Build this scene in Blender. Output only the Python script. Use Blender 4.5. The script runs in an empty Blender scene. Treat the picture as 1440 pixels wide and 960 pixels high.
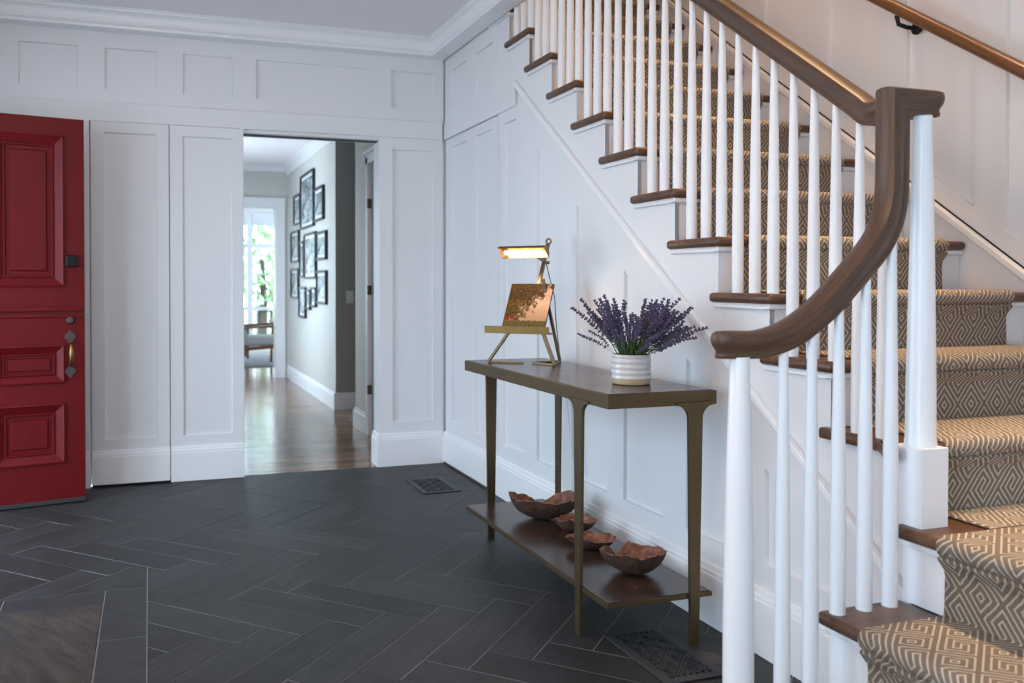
import bpy, bmesh, math, random
from mathutils import Vector, Matrix
from mathutils.geometry import tessellate_polygon

random.seed(7)
R = math.radians
scene = bpy.context.scene
COL = scene.collection
PI = math.pi

# ------------------------------------------------------------------ camera, sky, exposure
CAM = Vector((-1.79449, -5.23116, 1.15))
YAW, PITCH = 0.31796, 0.0142
cd = bpy.data.cameras.new('camera')
cam = bpy.data.objects.new('camera', cd)
COL.objects.link(cam)
cam.location = CAM
cam.rotation_euler = (PI / 2 - PITCH, 0, -YAW)
cd.sensor_width = 36.0
cd.lens = 1210.27 / 1440 * 36
cd.shift_x = 111.72 / 1440
cd.shift_y = -64.38 / 1440
cd.clip_start = 0.05
cd.dof.use_dof = True
cd.dof.focus_distance = 2.9
cd.dof.aperture_fstop = 3.2
scene.camera = cam

w = bpy.data.worlds.new('overcast_sky')
scene.world = w
w.use_nodes = True
bg = w.node_tree.nodes['Background']
bg.inputs[0].default_value = (0.66, 0.83, 1.0, 1)
bg.inputs[1].default_value = 7.2

scene.view_settings.view_transform = 'Standard'
scene.view_settings.look = 'None'
scene.view_settings.gamma = 1.0
scene.view_settings.use_curve_mapping = False
scene.view_settings.exposure = 0.2


def portal(loc, rot, sx, sy):
    l = bpy.data.lights.new('daylight_portal', 'AREA')
    l.shape = 'RECTANGLE'
    l.size, l.size_y = sx, sy
    l.cycles.is_portal = True
    o = bpy.data.objects.new('daylight_portal', l)
    COL.objects.link(o)
    o.location, o.rotation_euler = loc, rot
    return o


# room limits
XL, YF, ZC = -3.05, -7.6, 2.68          # left wall, front wall (behind the camera), ceiling
W = 1.10                                 # stair wall
YS = -4.75                               # end of the stairwell towards the camera
# openings for daylight: (kind) windows in the left wall and the front wall, front door, far room
LEFT_WIN = [(-4.6, -6.2)]      # y ranges
FRONT_WIN = [(-2.0, -1.1)]                      # x ranges
for a, b in LEFT_WIN:
    portal((XL - 0.02, (a + b) / 2, 1.40), (0, -PI / 2, 0), 1.75, abs(a - b))
for a, b in FRONT_WIN:
    portal(((a + b) / 2, YF - 0.02, 1.40), (PI / 2, 0, 0), abs(a - b), 1.75)
portal((XL - 0.02, -1.03, 1.04), (0, -PI / 2, 0), 2.08, 0.93)
portal((XL - 0.02, -1.885, 1.10), (0, -PI / 2, 0), 1.95, 0.52)  # added unseen sidelight opening, lets more daylight onto the floor
portal((0.1, 9.68, 1.35), (-PI / 2, 0, 0), 3.4, 2.3)
portal((-1.73, 3.60, 1.25), (0, -PI / 2, 0), 1.9, 1.4)

# ------------------------------------------------------------------ materials
MATS = {}


def srgb(r, g, b):
    f = lambda c: c / 12.92 if c <= 0.04045 else ((c + 0.055) / 1.055) ** 2.4
    return (f(r / 255), f(g / 255), f(b / 255), 1)


class NT:
    def __init__(self, name):
        self.m = bpy.data.materials.new(name)
        self.m.use_nodes = True
        self.t = self.m.node_tree
        self.b = self.t.nodes['Principled BSDF']
        MATS[name] = self.m

    def n(self, typ, **kw):
        nd = self.t.nodes.new(typ)
        for k, v in kw.items():
            if k.startswith('i_'):
                nd.inputs[int(k[2:])].default_value = v
            else:
                setattr(nd, k, v)
        return nd

    def l(self, a, b):
        self.t.links.new(a, b)

    def coord(self, kind='Object', scale=(1, 1, 1), rot=(0, 0, 0)):
        tc = self.n('ShaderNodeTexCoord')
        mp = self.n('ShaderNodeMapping')
        mp.inputs['Scale'].default_value = scale
        mp.inputs['Rotation'].default_value = rot
        self.l(tc.outputs[kind], mp.inputs[0])
        return mp.outputs[0]

    def noise(self, vec, scale=5, detail=4, rough=0.5, dist=0.0):
        nd = self.n('ShaderNodeTexNoise')
        nd.inputs['Scale'].default_value = scale
        nd.inputs['Detail'].default_value = detail
        nd.inputs['Roughness'].default_value = rough
        nd.inputs['Distortion'].default_value = dist
        if vec is not None:
            self.l(vec, nd.inputs['Vector'])
        return nd.outputs[0]

    def ramp(self, fac, stops):
        nd = self.n('ShaderNodeValToRGB')
        cr = nd.color_ramp
        while len(cr.elements) > 1:
            cr.elements.remove(cr.elements[-1])
        cr.elements[0].position, cr.elements[0].color = stops[0]
        for p, c in stops[1:]:
            e = cr.elements.new(p)
            e.color = c
        self.l(fac, nd.inputs[0])
        return nd.outputs[0]

    def math(self, op, a, b=None, c=None):
        nd = self.n('ShaderNodeMath', operation=op)
        for k, x in enumerate((a, b, c)):
            if x is None:
                continue
            if isinstance(x, (int, float)):
                nd.inputs[k].default_value = x
            else:
                self.l(x, nd.inputs[k])
        return nd.outputs[0]

    def mix(self, fac, a, b, blend='MIX'):
        nd = self.n('ShaderNodeMix', data_type='RGBA', blend_type=blend)
        for s, x in ((0, fac), (6, a), (7, b)):
            if isinstance(x, (int, float)):
                nd.inputs[s].default_value = x
            elif isinstance(x, tuple):
                nd.inputs[s].default_value = x
            else:
                self.l(x, nd.inputs[s])
        return nd.outputs[2]

    def bump(self, h, strength=0.2, dist=0.01):
        nd = self.n('ShaderNodeBump')
        nd.inputs['Strength'].default_value = strength
        nd.inputs['Distance'].default_value = dist
        self.l(h, nd.inputs['Height'])
        self.l(nd.outputs[0], self.b.inputs['Normal'])

    def base(self, c):
        if isinstance(c, tuple):
            self.b.inputs['Base Color'].default_value = c
        else:
            self.l(c, self.b.inputs['Base Color'])

    def rough(self, v):
        if isinstance(v, (int, float)):
            self.b.inputs['Roughness'].default_value = v
        else:
            self.l(v, self.b.inputs['Roughness'])

    def metal(self, v):
        self.b.inputs['Metallic'].default_value = v


def plain(name, c, rough=0.5, metal=0.0, nscale=30, bump=0.02, var=0.06):
    t = NT(name)
    v = t.coord()
    nz = t.noise(v, nscale, 3)
    dark = tuple(x * (1 - var) for x in c[:3]) + (1,)
    t.base(t.mix(nz, dark, c))
    t.rough(rough)
    t.metal(metal)
    if bump:
        t.bump(t.noise(v, nscale * 4, 2), bump, 0.004)
    return t


def wood(name, c1, c2, rough, axis=0, uv=False, scale=1.0, bump=0.06, vary=0.0):
    t = NT(name)
    sc = [(110 if uv else 34) * scale] * 3
    sc[axis] = (5 if uv else 1.8) * scale
    v = t.coord('UV' if uv else 'Object', tuple(sc))
    if vary:
        oi = t.n('ShaderNodeObjectInfo')
        add = t.n('ShaderNodeVectorMath', operation='MULTIPLY_ADD')
        t.l(oi.outputs['Random'], add.inputs[0])
        add.inputs[1].default_value = (37, 11, 23)
        t.l(v, add.inputs[2])
        v = add.outputs[0]
    n1 = t.noise(v, 1.0, 6, 0.6, 1.2)
    n2 = t.noise(v, 5.0, 3, 0.6, 0.3)
    f = t.math('ADD', t.math('MULTIPLY', n1, 0.75), t.math('MULTIPLY', n2, 0.25))
    col = t.ramp(f, [(0.32, c1), (0.68, c2)])
    if vary:
        hs = t.n('ShaderNodeHueSaturation')
        val = t.math('ADD', t.math('MULTIPLY', oi.outputs['Random'], vary), 1 - vary / 2)
        t.l(val, hs.inputs['Value'])
        t.l(col, hs.inputs['Color'])
        col = hs.outputs[0]
    t.base(col)
    t.rough(rough)
    t.bump(n1, bump, 0.003)
    return t


plain('white_paint', (0.80, 0.80, 0.81, 1), 0.42, nscale=3, bump=0.015, var=0.03)
plain('white_gloss', (0.88, 0.88, 0.89, 1), 0.3, nscale=6, bump=0.01, var=0.03)
plain('ceiling_paint', (0.92, 0.87, 0.88, 1), 0.8, nscale=3, bump=0.01, var=0.03)
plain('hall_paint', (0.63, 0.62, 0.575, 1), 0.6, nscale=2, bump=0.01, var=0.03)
plain('hall_paint_shaded', (0.36, 0.355, 0.325, 1), 0.6, nscale=2, bump=0.01, var=0.03)  # hall paint darkened: the passage shade is put into the colour
plain('upstairs_paint', (0.80, 0.76, 0.70, 1), 0.6, nscale=2, bump=0.01, var=0.03)
plain('grout', (0.30, 0.295, 0.29, 1), 0.8, nscale=60, bump=0.1, var=0.4)
plain('black_gap', (0.01, 0.01, 0.01, 1), 0.8, bump=0)
plain('black_metal', (0.012, 0.012, 0.014, 1), 0.42, 0.6, nscale=50)
plain('vent_iron', (0.05, 0.053, 0.06, 1), 0.5, 0.4, nscale=60, bump=0.05)
plain('brass', (0.36, 0.23, 0.085, 1), 0.36, 1.0, nscale=30, bump=0.04, var=0.3)
plain('old_brass', (0.30, 0.22, 0.13, 1), 0.40, 1.0, nscale=70, bump=0.12, var=0.4)
plain('dull_pewter', (0.16, 0.12, 0.12, 1), 0.45, 0.9, nscale=50, bump=0.1, var=0.3)
plain('bronze_frame', (0.155, 0.108, 0.056, 1), 0.42, 0.85, nscale=40, bump=0.05, var=0.25)
plain('black_frame', (0.012, 0.013, 0.015, 1), 0.35, nscale=20)
plain('white_mat', (0.75, 0.76, 0.77, 1), 0.7, nscale=20)
plain('switch_plastic', (0.80, 0.80, 0.78, 1), 0.4, nscale=20)
plain('grey_cushion', (0.36, 0.37, 0.37, 1), 0.9, nscale=60, bump=0.15)
plain('rug_grey', (0.30, 0.31, 0.31, 1), 0.95, nscale=25, bump=0.2, var=0.5)
plain('dark_box', (0.06, 0.035, 0.025, 1), 0.5, nscale=20)
plain('blind_white', (0.85, 0.86, 0.9, 1), 0.7, nscale=10)
plain('black_cord', (0.02, 0.02, 0.02, 1), 0.5, bump=0)
plain('white_cord', (0.7, 0.71, 0.73, 1), 0.5, bump=0)
plain('leaf_out', (0.42, 0.52, 0.32, 1), 0.6, nscale=8, var=0.5)
plain('bark_out', (0.08, 0.06, 0.045, 1), 0.8, nscale=20, var=0.4)
plain('lawn', (0.22, 0.30, 0.14, 1), 0.9, nscale=4, var=0.4)
plain('porch_stone', (0.30, 0.30, 0.31, 1), 0.8, nscale=10, var=0.3)
plain('canvas_edge', (0.02, 0.018, 0.02, 1), 0.6)
plain('weather_strip', (0.045, 0.042, 0.042, 1), 0.6, nscale=90, bump=0.3, var=0.6)
plain('gold_gilt', (0.30, 0.20, 0.075, 1), 0.48, 1.0, nscale=25, bump=0.1, var=0.35)
plain('stem_green', (0.085, 0.16, 0.05, 1), 0.55, nscale=40, var=0.4)
plain('leaf_green', (0.07, 0.16, 0.035, 1), 0.5, nscale=30, var=0.5)
plain('lavender_bloom', (0.16, 0.122, 0.235, 1), 0.75, nscale=90, bump=0.1, var=0.55)

wood('stair_oak', srgb(62, 40, 27), srgb(112, 76, 50), 0.40, axis=0, scale=1.0)
wood('rail_oak', srgb(56, 38, 28), srgb(102, 74, 54), 0.42, axis=1, uv=True, scale=1.3)
wood('wall_rail_oak', srgb(84, 54, 34), srgb(132, 88, 56), 0.34, axis=1, uv=True, scale=1.3)
wood('hall_boards', srgb(112, 86, 68), srgb(166, 132, 108), 0.16, axis=0, scale=0.8, bump=0.03, vary=0.45)
wood('walnut', srgb(70, 40, 24), srgb(120, 74, 46), 0.4, axis=1)


def mk_slate():
    t = NT('slate')
    tc = t.n('ShaderNodeTexCoord')
    oi = t.n('ShaderNodeObjectInfo')
    off = t.n('ShaderNodeVectorMath', operation='MULTIPLY_ADD')
    t.l(oi.outputs['Random'], off.inputs[0])
    off.inputs[1].default_value = (13, 29, 5)
    t.l(tc.outputs['Object'], off.inputs[2])
    mp = t.n('ShaderNodeMapping')
    mp.inputs['Scale'].default_value = (3, 9, 3)
    t.l(off.outputs[0], mp.inputs[0])
    v = mp.outputs[0]
    n1 = t.noise(v, 1.6, 8, 0.62, 0.6)
    n2 = t.noise(v, 14, 6, 0.7, 0.2)
    f = t.math('ADD', t.math('MULTIPLY', n1, 0.7), t.math('MULTIPLY', n2, 0.3))
    c = t.ramp(f, [(0.3, (0.020, 0.0202, 0.021, 1)), (0.55, (0.033, 0.0332, 0.034, 1)), (0.8, (0.060, 0.060, 0.060, 1))])
    hs = t.n('ShaderNodeHueSaturation')
    t.l(t.math('ADD', t.math('MULTIPLY', oi.outputs['Random'], 0.5), 0.78), hs.inputs['Value'])
    t.l(c, hs.inputs['Color'])
    t.base(hs.outputs[0])
    t.rough(t.math('ADD', t.math('MULTIPLY', n2, 0.25), 0.36))
    t.b.inputs['Specular IOR Level'].default_value = 0.32
    t.bump(f, 0.6, 0.006)


mk_slate()


def mk_coir():
    t = NT('coir_mat')
    v = t.coord('Object', (1, 1, 1), (0, 0, R(-28)))
    mp = t.n('ShaderNodeMapping')
    mp.inputs['Scale'].default_value = (26, 5, 1)
    t.l(v, mp.inputs[0])
    n1 = t.noise(mp.outputs[0], 1.0, 4, 0.6, 0.4)
    n2 = t.noise(t.coord('Object'), 220, 2)
    c = t.ramp(n1, [(0.35, srgb(46, 37, 33)), (0.65, srgb(80, 67, 59))])
    t.base(t.mix(t.math('MULTIPLY', n2, 0.6), c, srgb(34, 26, 23)))
    t.rough(0.95)
    t.bump(n2, 0.6, 0.006)


mk_coir()


def mk_carpet():
    t = NT('runner_wool')
    tc = t.n('ShaderNodeTexCoord')
    sp = t.n('ShaderNodeSeparateXYZ')
    t.l(tc.outputs['UV'], sp.inputs[0])
    n = t.noise(tc.outputs['UV'], 60, 2)
    wob = t.math('MULTIPLY', t.math('SUBTRACT', n, 0.5), 0.03)
    u = t.math('ADD', t.math('DIVIDE', sp.outputs[0], 0.104), wob)
    v = t.math('ADD', t.math('DIVIDE', sp.outputs[1], 0.134), wob)
    fu = t.math('SUBTRACT', t.math('FRACT', u), 0.5)
    fv = t.math('SUBTRACT', t.math('FRACT', v), 0.5)
    fv = t.math('SUBTRACT', fv, t.math('MULTIPLY', t.math('GREATER_THAN', fu, 0.0), 1 / 6.0))
    q = t.math('ADD', t.math('ABSOLUTE', fu), t.math('ABSOLUTE', fv))
    ph = t.math('FRACT', t.math('MULTIPLY', q, 6.0))
    tri = t.math('ABSOLUTE', t.math('SUBTRACT', ph, 0.5))      # 0 in the middle of the line
    line = t.n('ShaderNodeMapRange', interpolation_type='SMOOTHSTEP')
    t.l(tri, line.inputs[0])
    line.inputs[1].default_value = 0.19
    line.inputs[2].default_value = 0.11
    knots = t.n('ShaderNodeTexWave', wave_type='BANDS', bands_direction='Y')
    knots.inputs['Scale'].default_value = 60
    knots.inputs['Distortion'].default_value = 2.0
    t.l(tc.outputs['UV'], knots.inputs[0])
    nf = t.noise(tc.outputs['UV'], 420, 2)
    dark = t.mix(nf, srgb(102, 90, 78), srgb(138, 123, 108))
    light = t.mix(nf, srgb(176, 164, 148), srgb(208, 197, 182))
    t.base(t.mix(line.outputs[0], dark, light))
    t.rough(0.95)
    h = t.math('ADD', t.math('MULTIPLY', line.outputs[0], 0.5), t.math('MULTIPLY', t.math('ADD', nf, knots.outputs[1]), 0.3))
    t.bump(h, 0.5, 0.004)


mk_carpet()


def mk_red():
    t = NT('red_door_paint')
    v = t.coord('Object', (1, 1, 0.25))
    n = t.noise(v, 40, 5, 0.65)
    t.base(t.ramp(n, [(0.3, srgb(94, 8, 12)), (0.7, srgb(106, 12, 16))]))
    t.rough(t.math('ADD', t.math('MULTIPLY', n, 0.15), 0.42))
    t.b.inputs['Specular IOR Level'].default_value = 0.25
    t.bump(n, 0.12, 0.003)


mk_red()


def mk_top():
    t = NT('dark_bronze_top')
    v = t.coord('Object')
    n = t.noise(v, 9, 6, 0.65, 0.4)
    t.base(t.ramp(n, [(0.3, srgb(44, 30, 26)), (0.7, srgb(78, 56, 46))]))
    t.rough(t.math('ADD', t.math('MULTIPLY', n, 0.16), 0.16))
    t.bump(n, 0.03, 0.002)


mk_top()


def mk_burl():
    t = NT('burl_wood')
    v = t.coord('Object')
    n = t.noise(v, 22, 6, 0.68, 1.5)
    n2 = t.noise(v, 90, 4, 0.6)
    f = t.math('ADD', t.math('MULTIPLY', n, 0.7), t.math('MULTIPLY', n2, 0.3))
    t.base(t.ramp(f, [(0.34, srgb(62, 32, 22)), (0.5, srgb(128, 76, 52)), (0.66, srgb(178, 120, 88))]))
    t.rough(0.55)
    t.bump(f, 0.6, 0.008)
    t = NT('burl_bark')
    v = t.coord('Object')
    n = t.noise(v, 40, 8, 0.75, 1.0)
    t.base(t.ramp(n, [(0.35, srgb(34, 22, 17)), (0.7, srgb(104, 70, 50))]))
    t.rough(0.8)
    t.bump(n, 0.9, 0.012)


mk_burl()


def mk_ceramic():
    t = NT('glazed_ceramic')
    v = t.coord('Object')
    n = t.noise(v, 25, 4)
    t.base(t.mix(n, srgb(196, 194, 190), srgb(216, 216, 214)))
    t.rough(0.18)
    t.b.inputs['Coat Weight'].default_value = 0.4
    t = NT('bare_ceramic')
    n = t.noise(t.coord('Object'), 120, 3)
    t.base(t.mix(n, srgb(170, 152, 122), srgb(196, 180, 150)))
    t.rough(0.6)


mk_ceramic()


def mk_emit(name, c, s):
    t = NT(name)
    t.base((0.8, 0.8, 0.8, 1))
    t.b.inputs['Emission Color'].default_value = c
    t.b.inputs['Emission Strength'].default_value = s


mk_emit('bulb_glow', (1.0, 0.64, 0.32, 1), 75.0)
mk_emit('upstairs_glow', (1.0, 0.58, 0.28, 1), 95.0)
mk_emit('lantern_glow', (1.0, 0.66, 0.42, 1), 44.0)


def mk_picture():
    t = NT('landscape_print')
    tc = t.n('ShaderNodeTexCoord')
    sp = t.n('ShaderNodeSeparateXYZ')
    t.l(tc.outputs['UV'], sp.inputs[0])
    u, v = sp.outputs[0], sp.outputs[1]
    nA = t.noise(tc.outputs['UV'], 7, 6, 0.7, 0.3)
    nB = t.noise(tc.outputs['UV'], 22, 4, 0.65)
    sky = t.ramp(v, [(0.25, srgb(176, 138, 108)), (0.6, srgb(196, 164, 142)), (1.0, srgb(160, 130, 118))])
    nC = t.noise(tc.outputs['UV'], 48, 3, 0.7)
    # tree crown: dense to the left and at the top
    d = t.math('ADD', t.math('MULTIPLY', t.math('SUBTRACT', 0.70, u), 1.0), t.math('MULTIPLY', t.math('SUBTRACT', v, 0.58), 0.9))
    d = t.math('ADD', d, t.math('MULTIPLY', t.math('SUBTRACT', nA, 0.5), 1.7))
    d = t.math('ADD', d, t.math('MULTIPLY', t.math('SUBTRACT', nC, 0.5), 0.9))
    tm = t.math('SMOOTH_MIN', t.math('MAXIMUM', t.math('MULTIPLY', d, 12.0), 0.0), 1.0, 0.1)
    dk = t.math('ADD', t.math('MULTIPLY', nC, 0.6), t.math('MULTIPLY', nB, 0.4))
    tree = t.ramp(dk, [(0.40, srgb(22, 14, 14)), (0.48, srgb(58, 38, 26)), (0.55, srgb(106, 92, 34)), (0.63, srgb(150, 96, 70))])
    tree = t.mix(t.math('MULTIPLY', t.math('GREATER_THAN', v, 0.66), 0.55), tree, srgb(40, 26, 26))
    c = t.mix(tm, sky, tree)
    hm = t.math('LESS_THAN', t.math('ADD', v, t.math('MULTIPLY', nB, 0.10)), 0.28)
    hedge = t.ramp(nC, [(0.4, srgb(62, 50, 32)), (0.6, srgb(122, 108, 58))])
    c = t.mix(hm, c, hedge)
    fm = t.math('MULTIPLY', t.math('LESS_THAN', t.math('ADD', u, t.math('MULTIPLY', nA, 0.5)), 0.52), t.math('LESS_THAN', t.math('ABSOLUTE', t.math('SUBTRACT', v, 0.27)), 0.055))
    fm = t.math('MULTIPLY', fm, t.math('GREATER_THAN', nC, 0.53))
    c = t.mix(fm, c, srgb(176, 72, 64))
    gm = t.math('LESS_THAN', t.math('ADD', v, t.math('MULTIPLY', nB, 0.05)), 0.13)
    c = t.mix(gm, c, t.ramp(nC, [(0.4, srgb(150, 128, 40)), (0.6, srgb(196, 168, 84))]))
    t.base(c)
    t.rough(0.75)
    t.b.inputs['Specular IOR Level'].default_value = 0.15


mk_picture()


def mk_photo():
    t = NT('photo_print')
    v = t.coord('Object', (1, 2.2, 5))
    n = t.noise(v, 2.2, 5, 0.6, 0.4)
    t.base(t.ramp(n, [(0.32, srgb(64, 74, 78)), (0.5, srgb(128, 140, 142)), (0.66, srgb(196, 204, 206))]))
    t.rough(0.25)


mk_photo()

# ------------------------------------------------------------------ mesh helpers


class MB:
    def __init__(self):
        self.v, self.f, self.uv, self.mi = [], [], {}, {}

    def add(self, verts, faces, mi=0):
        o = len(self.v)
        self.v += [tuple(p) for p in verts]
        for f in faces:
            if mi:
                self.mi[len(self.f)] = mi
            self.f.append(tuple(i + o for i in f))
        return self

    def box(self, x0, x1, y0, y1, z0, z1, mi=0):
        x0, x1 = min(x0, x1), max(x0, x1)
        y0, y1 = min(y0, y1), max(y0, y1)
        z0, z1 = min(z0, z1), max(z0, z1)
        return self.add([(x0, y0, z0), (x1, y0, z0), (x1, y1, z0), (x0, y1, z0), (x0, y0, z1), (x1, y0, z1), (x1, y1, z1), (x0, y1, z1)],
                        [(0, 3, 2, 1), (4, 5, 6, 7), (0, 1, 5, 4), (1, 2, 6, 5), (2, 3, 7, 6), (3, 0, 4, 7)], mi)

    def prism(self, poly, fn, d0, d1, mi=0):
        """poly = 2D points, fn(a, b, d) -> 3D; solid between depths d0 and d1"""
        n = len(poly)
        vs = [fn(a, b, d0) for a, b in poly] + [fn(a, b, d1) for a, b in poly]
        tri = tessellate_polygon([[Vector((a, b, 0)) for a, b in poly]])
        fs = [tuple(t) for t in tri] + [tuple(i + n for i in reversed(t)) for t in tri]
        fs += [(i, (i + 1) % n, (i + 1) % n + n, i + n) for i in range(n)]
        return self.add(vs, fs, mi)

    def bar(self, p, q, wd, ht, up=(0, 0, 1), mi=0):
        p, q = Vector(p), Vector(q)
        t = (q - p).normalized()
        s = t.cross(Vector(up))
        if s.length < 1e-4:
            s = t.cross(Vector((1, 0, 0)))
        s.normalize()
        u = s.cross(t)
        vs = []
        for c in (p, q):
            for a, b in ((-1, -1), (1, -1), (1, 1), (-1, 1)):
                vs.append(c + s * a * wd / 2 + u * b * ht / 2)
        return self.add(vs, [(0, 1, 2, 3), (7, 6, 5, 4), (0, 4, 5, 1), (1, 5, 6, 2), (2, 6, 7, 3), (3, 7, 4, 0)], mi)

    def lathe(self, prof, c=(0, 0, 0), n=24, mi=0, close=True):
        """prof = [(r, z)]"""
        vs, fs = [], []
        m = len(prof)
        for r, z in prof:
            for k in range(n):
                a = 2 * PI * k / n
                vs.append((c[0] + r * math.cos(a), c[1] + r * math.sin(a), c[2] + z))
        for i in range(m - 1):
            for k in range(n):
                fs.append((i * n + k, i * n + (k + 1) % n, (i + 1) * n + (k + 1) % n, (i + 1) * n + k))
        if close:
            fs.append(tuple(reversed(range(n))))
            fs.append(tuple((m - 1) * n + k for k in range(n)))
        return self.add(vs, fs, mi)

    def sweep(self, path, prof, side=None, closed_ends=True, mi=0, miter=True):
        """path 3D points; prof = closed loop of (side, up); side: constant side vector"""
        P = [Vector(p) for p in path]
        n, m = len(P), len(prof)
        vs, L, o = [], 0.0, len(self.v)
        per = [0.0]
        for i in range(m):
            a, b = prof[i], prof[(i + 1) % m]
            per.append(per[-1] + math.hypot(a[0] - b[0], a[1] - b[1]))
        lens = []
        for i in range(n):
            if i:
                L += (P[i] - P[i - 1]).length
            lens.append(L)
            t0 = (P[i] - P[i - 1]).normalized() if i else (P[1] - P[0]).normalized()
            t1 = (P[i + 1] - P[i]).normalized() if i < n - 1 else t0
            t = (t0 + t1).normalized()
            k = 1.0 / max(0.3, t.dot(t0)) if miter else 1.0
            s = Vector(side) if side is not None else t.cross(Vector((0, 0, 1))).normalized()
            u = s.cross(t).normalized()
            for a, b in prof:
                vs.append(P[i] + s * a + u * b * k)
        f0 = len(self.f)
        fs = []
        for i in range(n - 1):
            for j in range(m):
                fs.append((i * m + j, i * m + (j + 1) % m, (i + 1) * m + (j + 1) % m, (i + 1) * m + j))
        self.add(vs, fs, mi)
        for i in range(n - 1):
            for j in range(m):
                self.uv[f0 + i * m + j] = [(per[j], lens[i]), (per[j + 1], lens[i]), (per[j + 1], lens[i + 1]), (per[j], lens[i + 1])]
        if closed_ends:
            for base, rev in ((0, True), ((n - 1) * m, False)):
                idx = [o + base + j for j in range(m)]
                self.uv[len(self.f)] = [(prof[j][0], prof[j][1] + lens[0 if rev else -1]) for j in (reversed(range(m)) if rev else range(m))]
                self.f.append(tuple(reversed(idx)) if rev else tuple(idx))
                if mi:
                    self.mi[len(self.f) - 1] = mi
        return self

    def tube(self, path, r, n=8, mi=0):
        P = [Vector(p) for p in path]
        rr = r if isinstance(r, (list, tuple)) else [r] * len(P)
        vs, fs = [], []
        ref = Vector((0.31, 0.17, 0.93)).normalized()
        for i, p in enumerate(P):
            t = ((P[min(i + 1, len(P) - 1)] - P[max(i - 1, 0)])).normalized()
            s = t.cross(ref)
            if s.length < 0.05:
                s = t.cross(Vector((1, 0, 0)))
            s.normalize()
            u = s.cross(t)
            for k in range(n):
                a = 2 * PI * k / n
                vs.append(p + (s * math.cos(a) + u * math.sin(a)) * rr[i])
        for i in range(len(P) - 1):
            for k in range(n):
                fs.append((i * n + k, i * n + (k + 1) % n, (i + 1) * n + (k + 1) % n, (i + 1) * n + k))
        fs.append(tuple(reversed(range(n))))
        fs.append(tuple((len(P) - 1) * n + k for k in range(n)))
        return self.add(vs, fs, mi)

    def mesh(self, name, mats, bevel=0.0, seg=2, smooth=None, recalc=True):
        me = bpy.data.meshes.new(name)
        me.from_pydata(self.v, [], self.f)
        for m in (mats if isinstance(mats, (list, tuple)) else [mats]):
            me.materials.append(MATS[m])
        for i, k in self.mi.items():
            me.polygons[i].material_index = k
        if self.uv:
            ul = me.uv_layers.new(name='UVMap')
            for i, c in self.uv.items():
                p = me.polygons[i]
                for li, q in zip(p.loop_indices, c):
                    ul.data[li].uv = q
        if bevel or recalc:
            bm = bmesh.new()
            bm.from_mesh(me)
            if recalc:
                bmesh.ops.recalc_face_normals(bm, faces=bm.faces)
            if bevel:
                bmesh.ops.remove_doubles(bm, verts=bm.verts, dist=1e-6)
                bmesh.ops.dissolve_limit(bm, angle_limit=R(1), verts=bm.verts, edges=bm.edges)
                es = [e for e in bm.edges if len(e.link_faces) == 2 and e.calc_face_angle() > R(25)]
                bmesh.ops.bevel(bm, geom=es, offset=bevel, segments=seg, profile=0.5, affect='EDGES', clamp_overlap=True)
            bm.to_mesh(me)
            bm.free()
        if smooth:
            me.shade_smooth()
            me.set_sharp_from_angle(angle=R(smooth))
        me.update()
        return me

    def build(self, name, mats, parent=None, **kw):
        return link(name, self.mesh(name, mats, **kw), parent)


def link(name, data, parent=None, loc=None, rz=None):
    o = bpy.data.objects.new(name, data)
    COL.objects.link(o)
    if parent is not None:
        o.parent = parent
    if loc is not None:
        o.location = loc
    if rz is not None:
        o.rotation_euler = (0, 0, rz)
    return o


def tag(o, label=None, cat=None, group=None, kind=None):
    for k, v in (('label', label), ('category', cat), ('group', group), ('kind', kind)):
        if v:
            o[k] = v
    return o


def thing(name, label, cat, loc=(0, 0, 0), rz=0, group=None):
    o = link(name, None, None, loc, rz)
    o.empty_display_size = 0.1
    return tag(o, label, cat, group)


def struct(name, mb, mats, label=None, **kw):
    o = mb.build(name, mats, None, **kw)
    return tag(o, label, None, None, 'structure')


YM = lambda y: (lambda a, b, d: (a, y + d, b))        # plane facing -y at y, depth into +y
XM = lambda x: (lambda a, b, d: (x + d, a, b))        # plane facing -x at x, depth into +x


def rect(a0, a1, b0, b1):
    return [(a0, b0), (a1, b0), (a1, b1), (a0, b1)]


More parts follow.
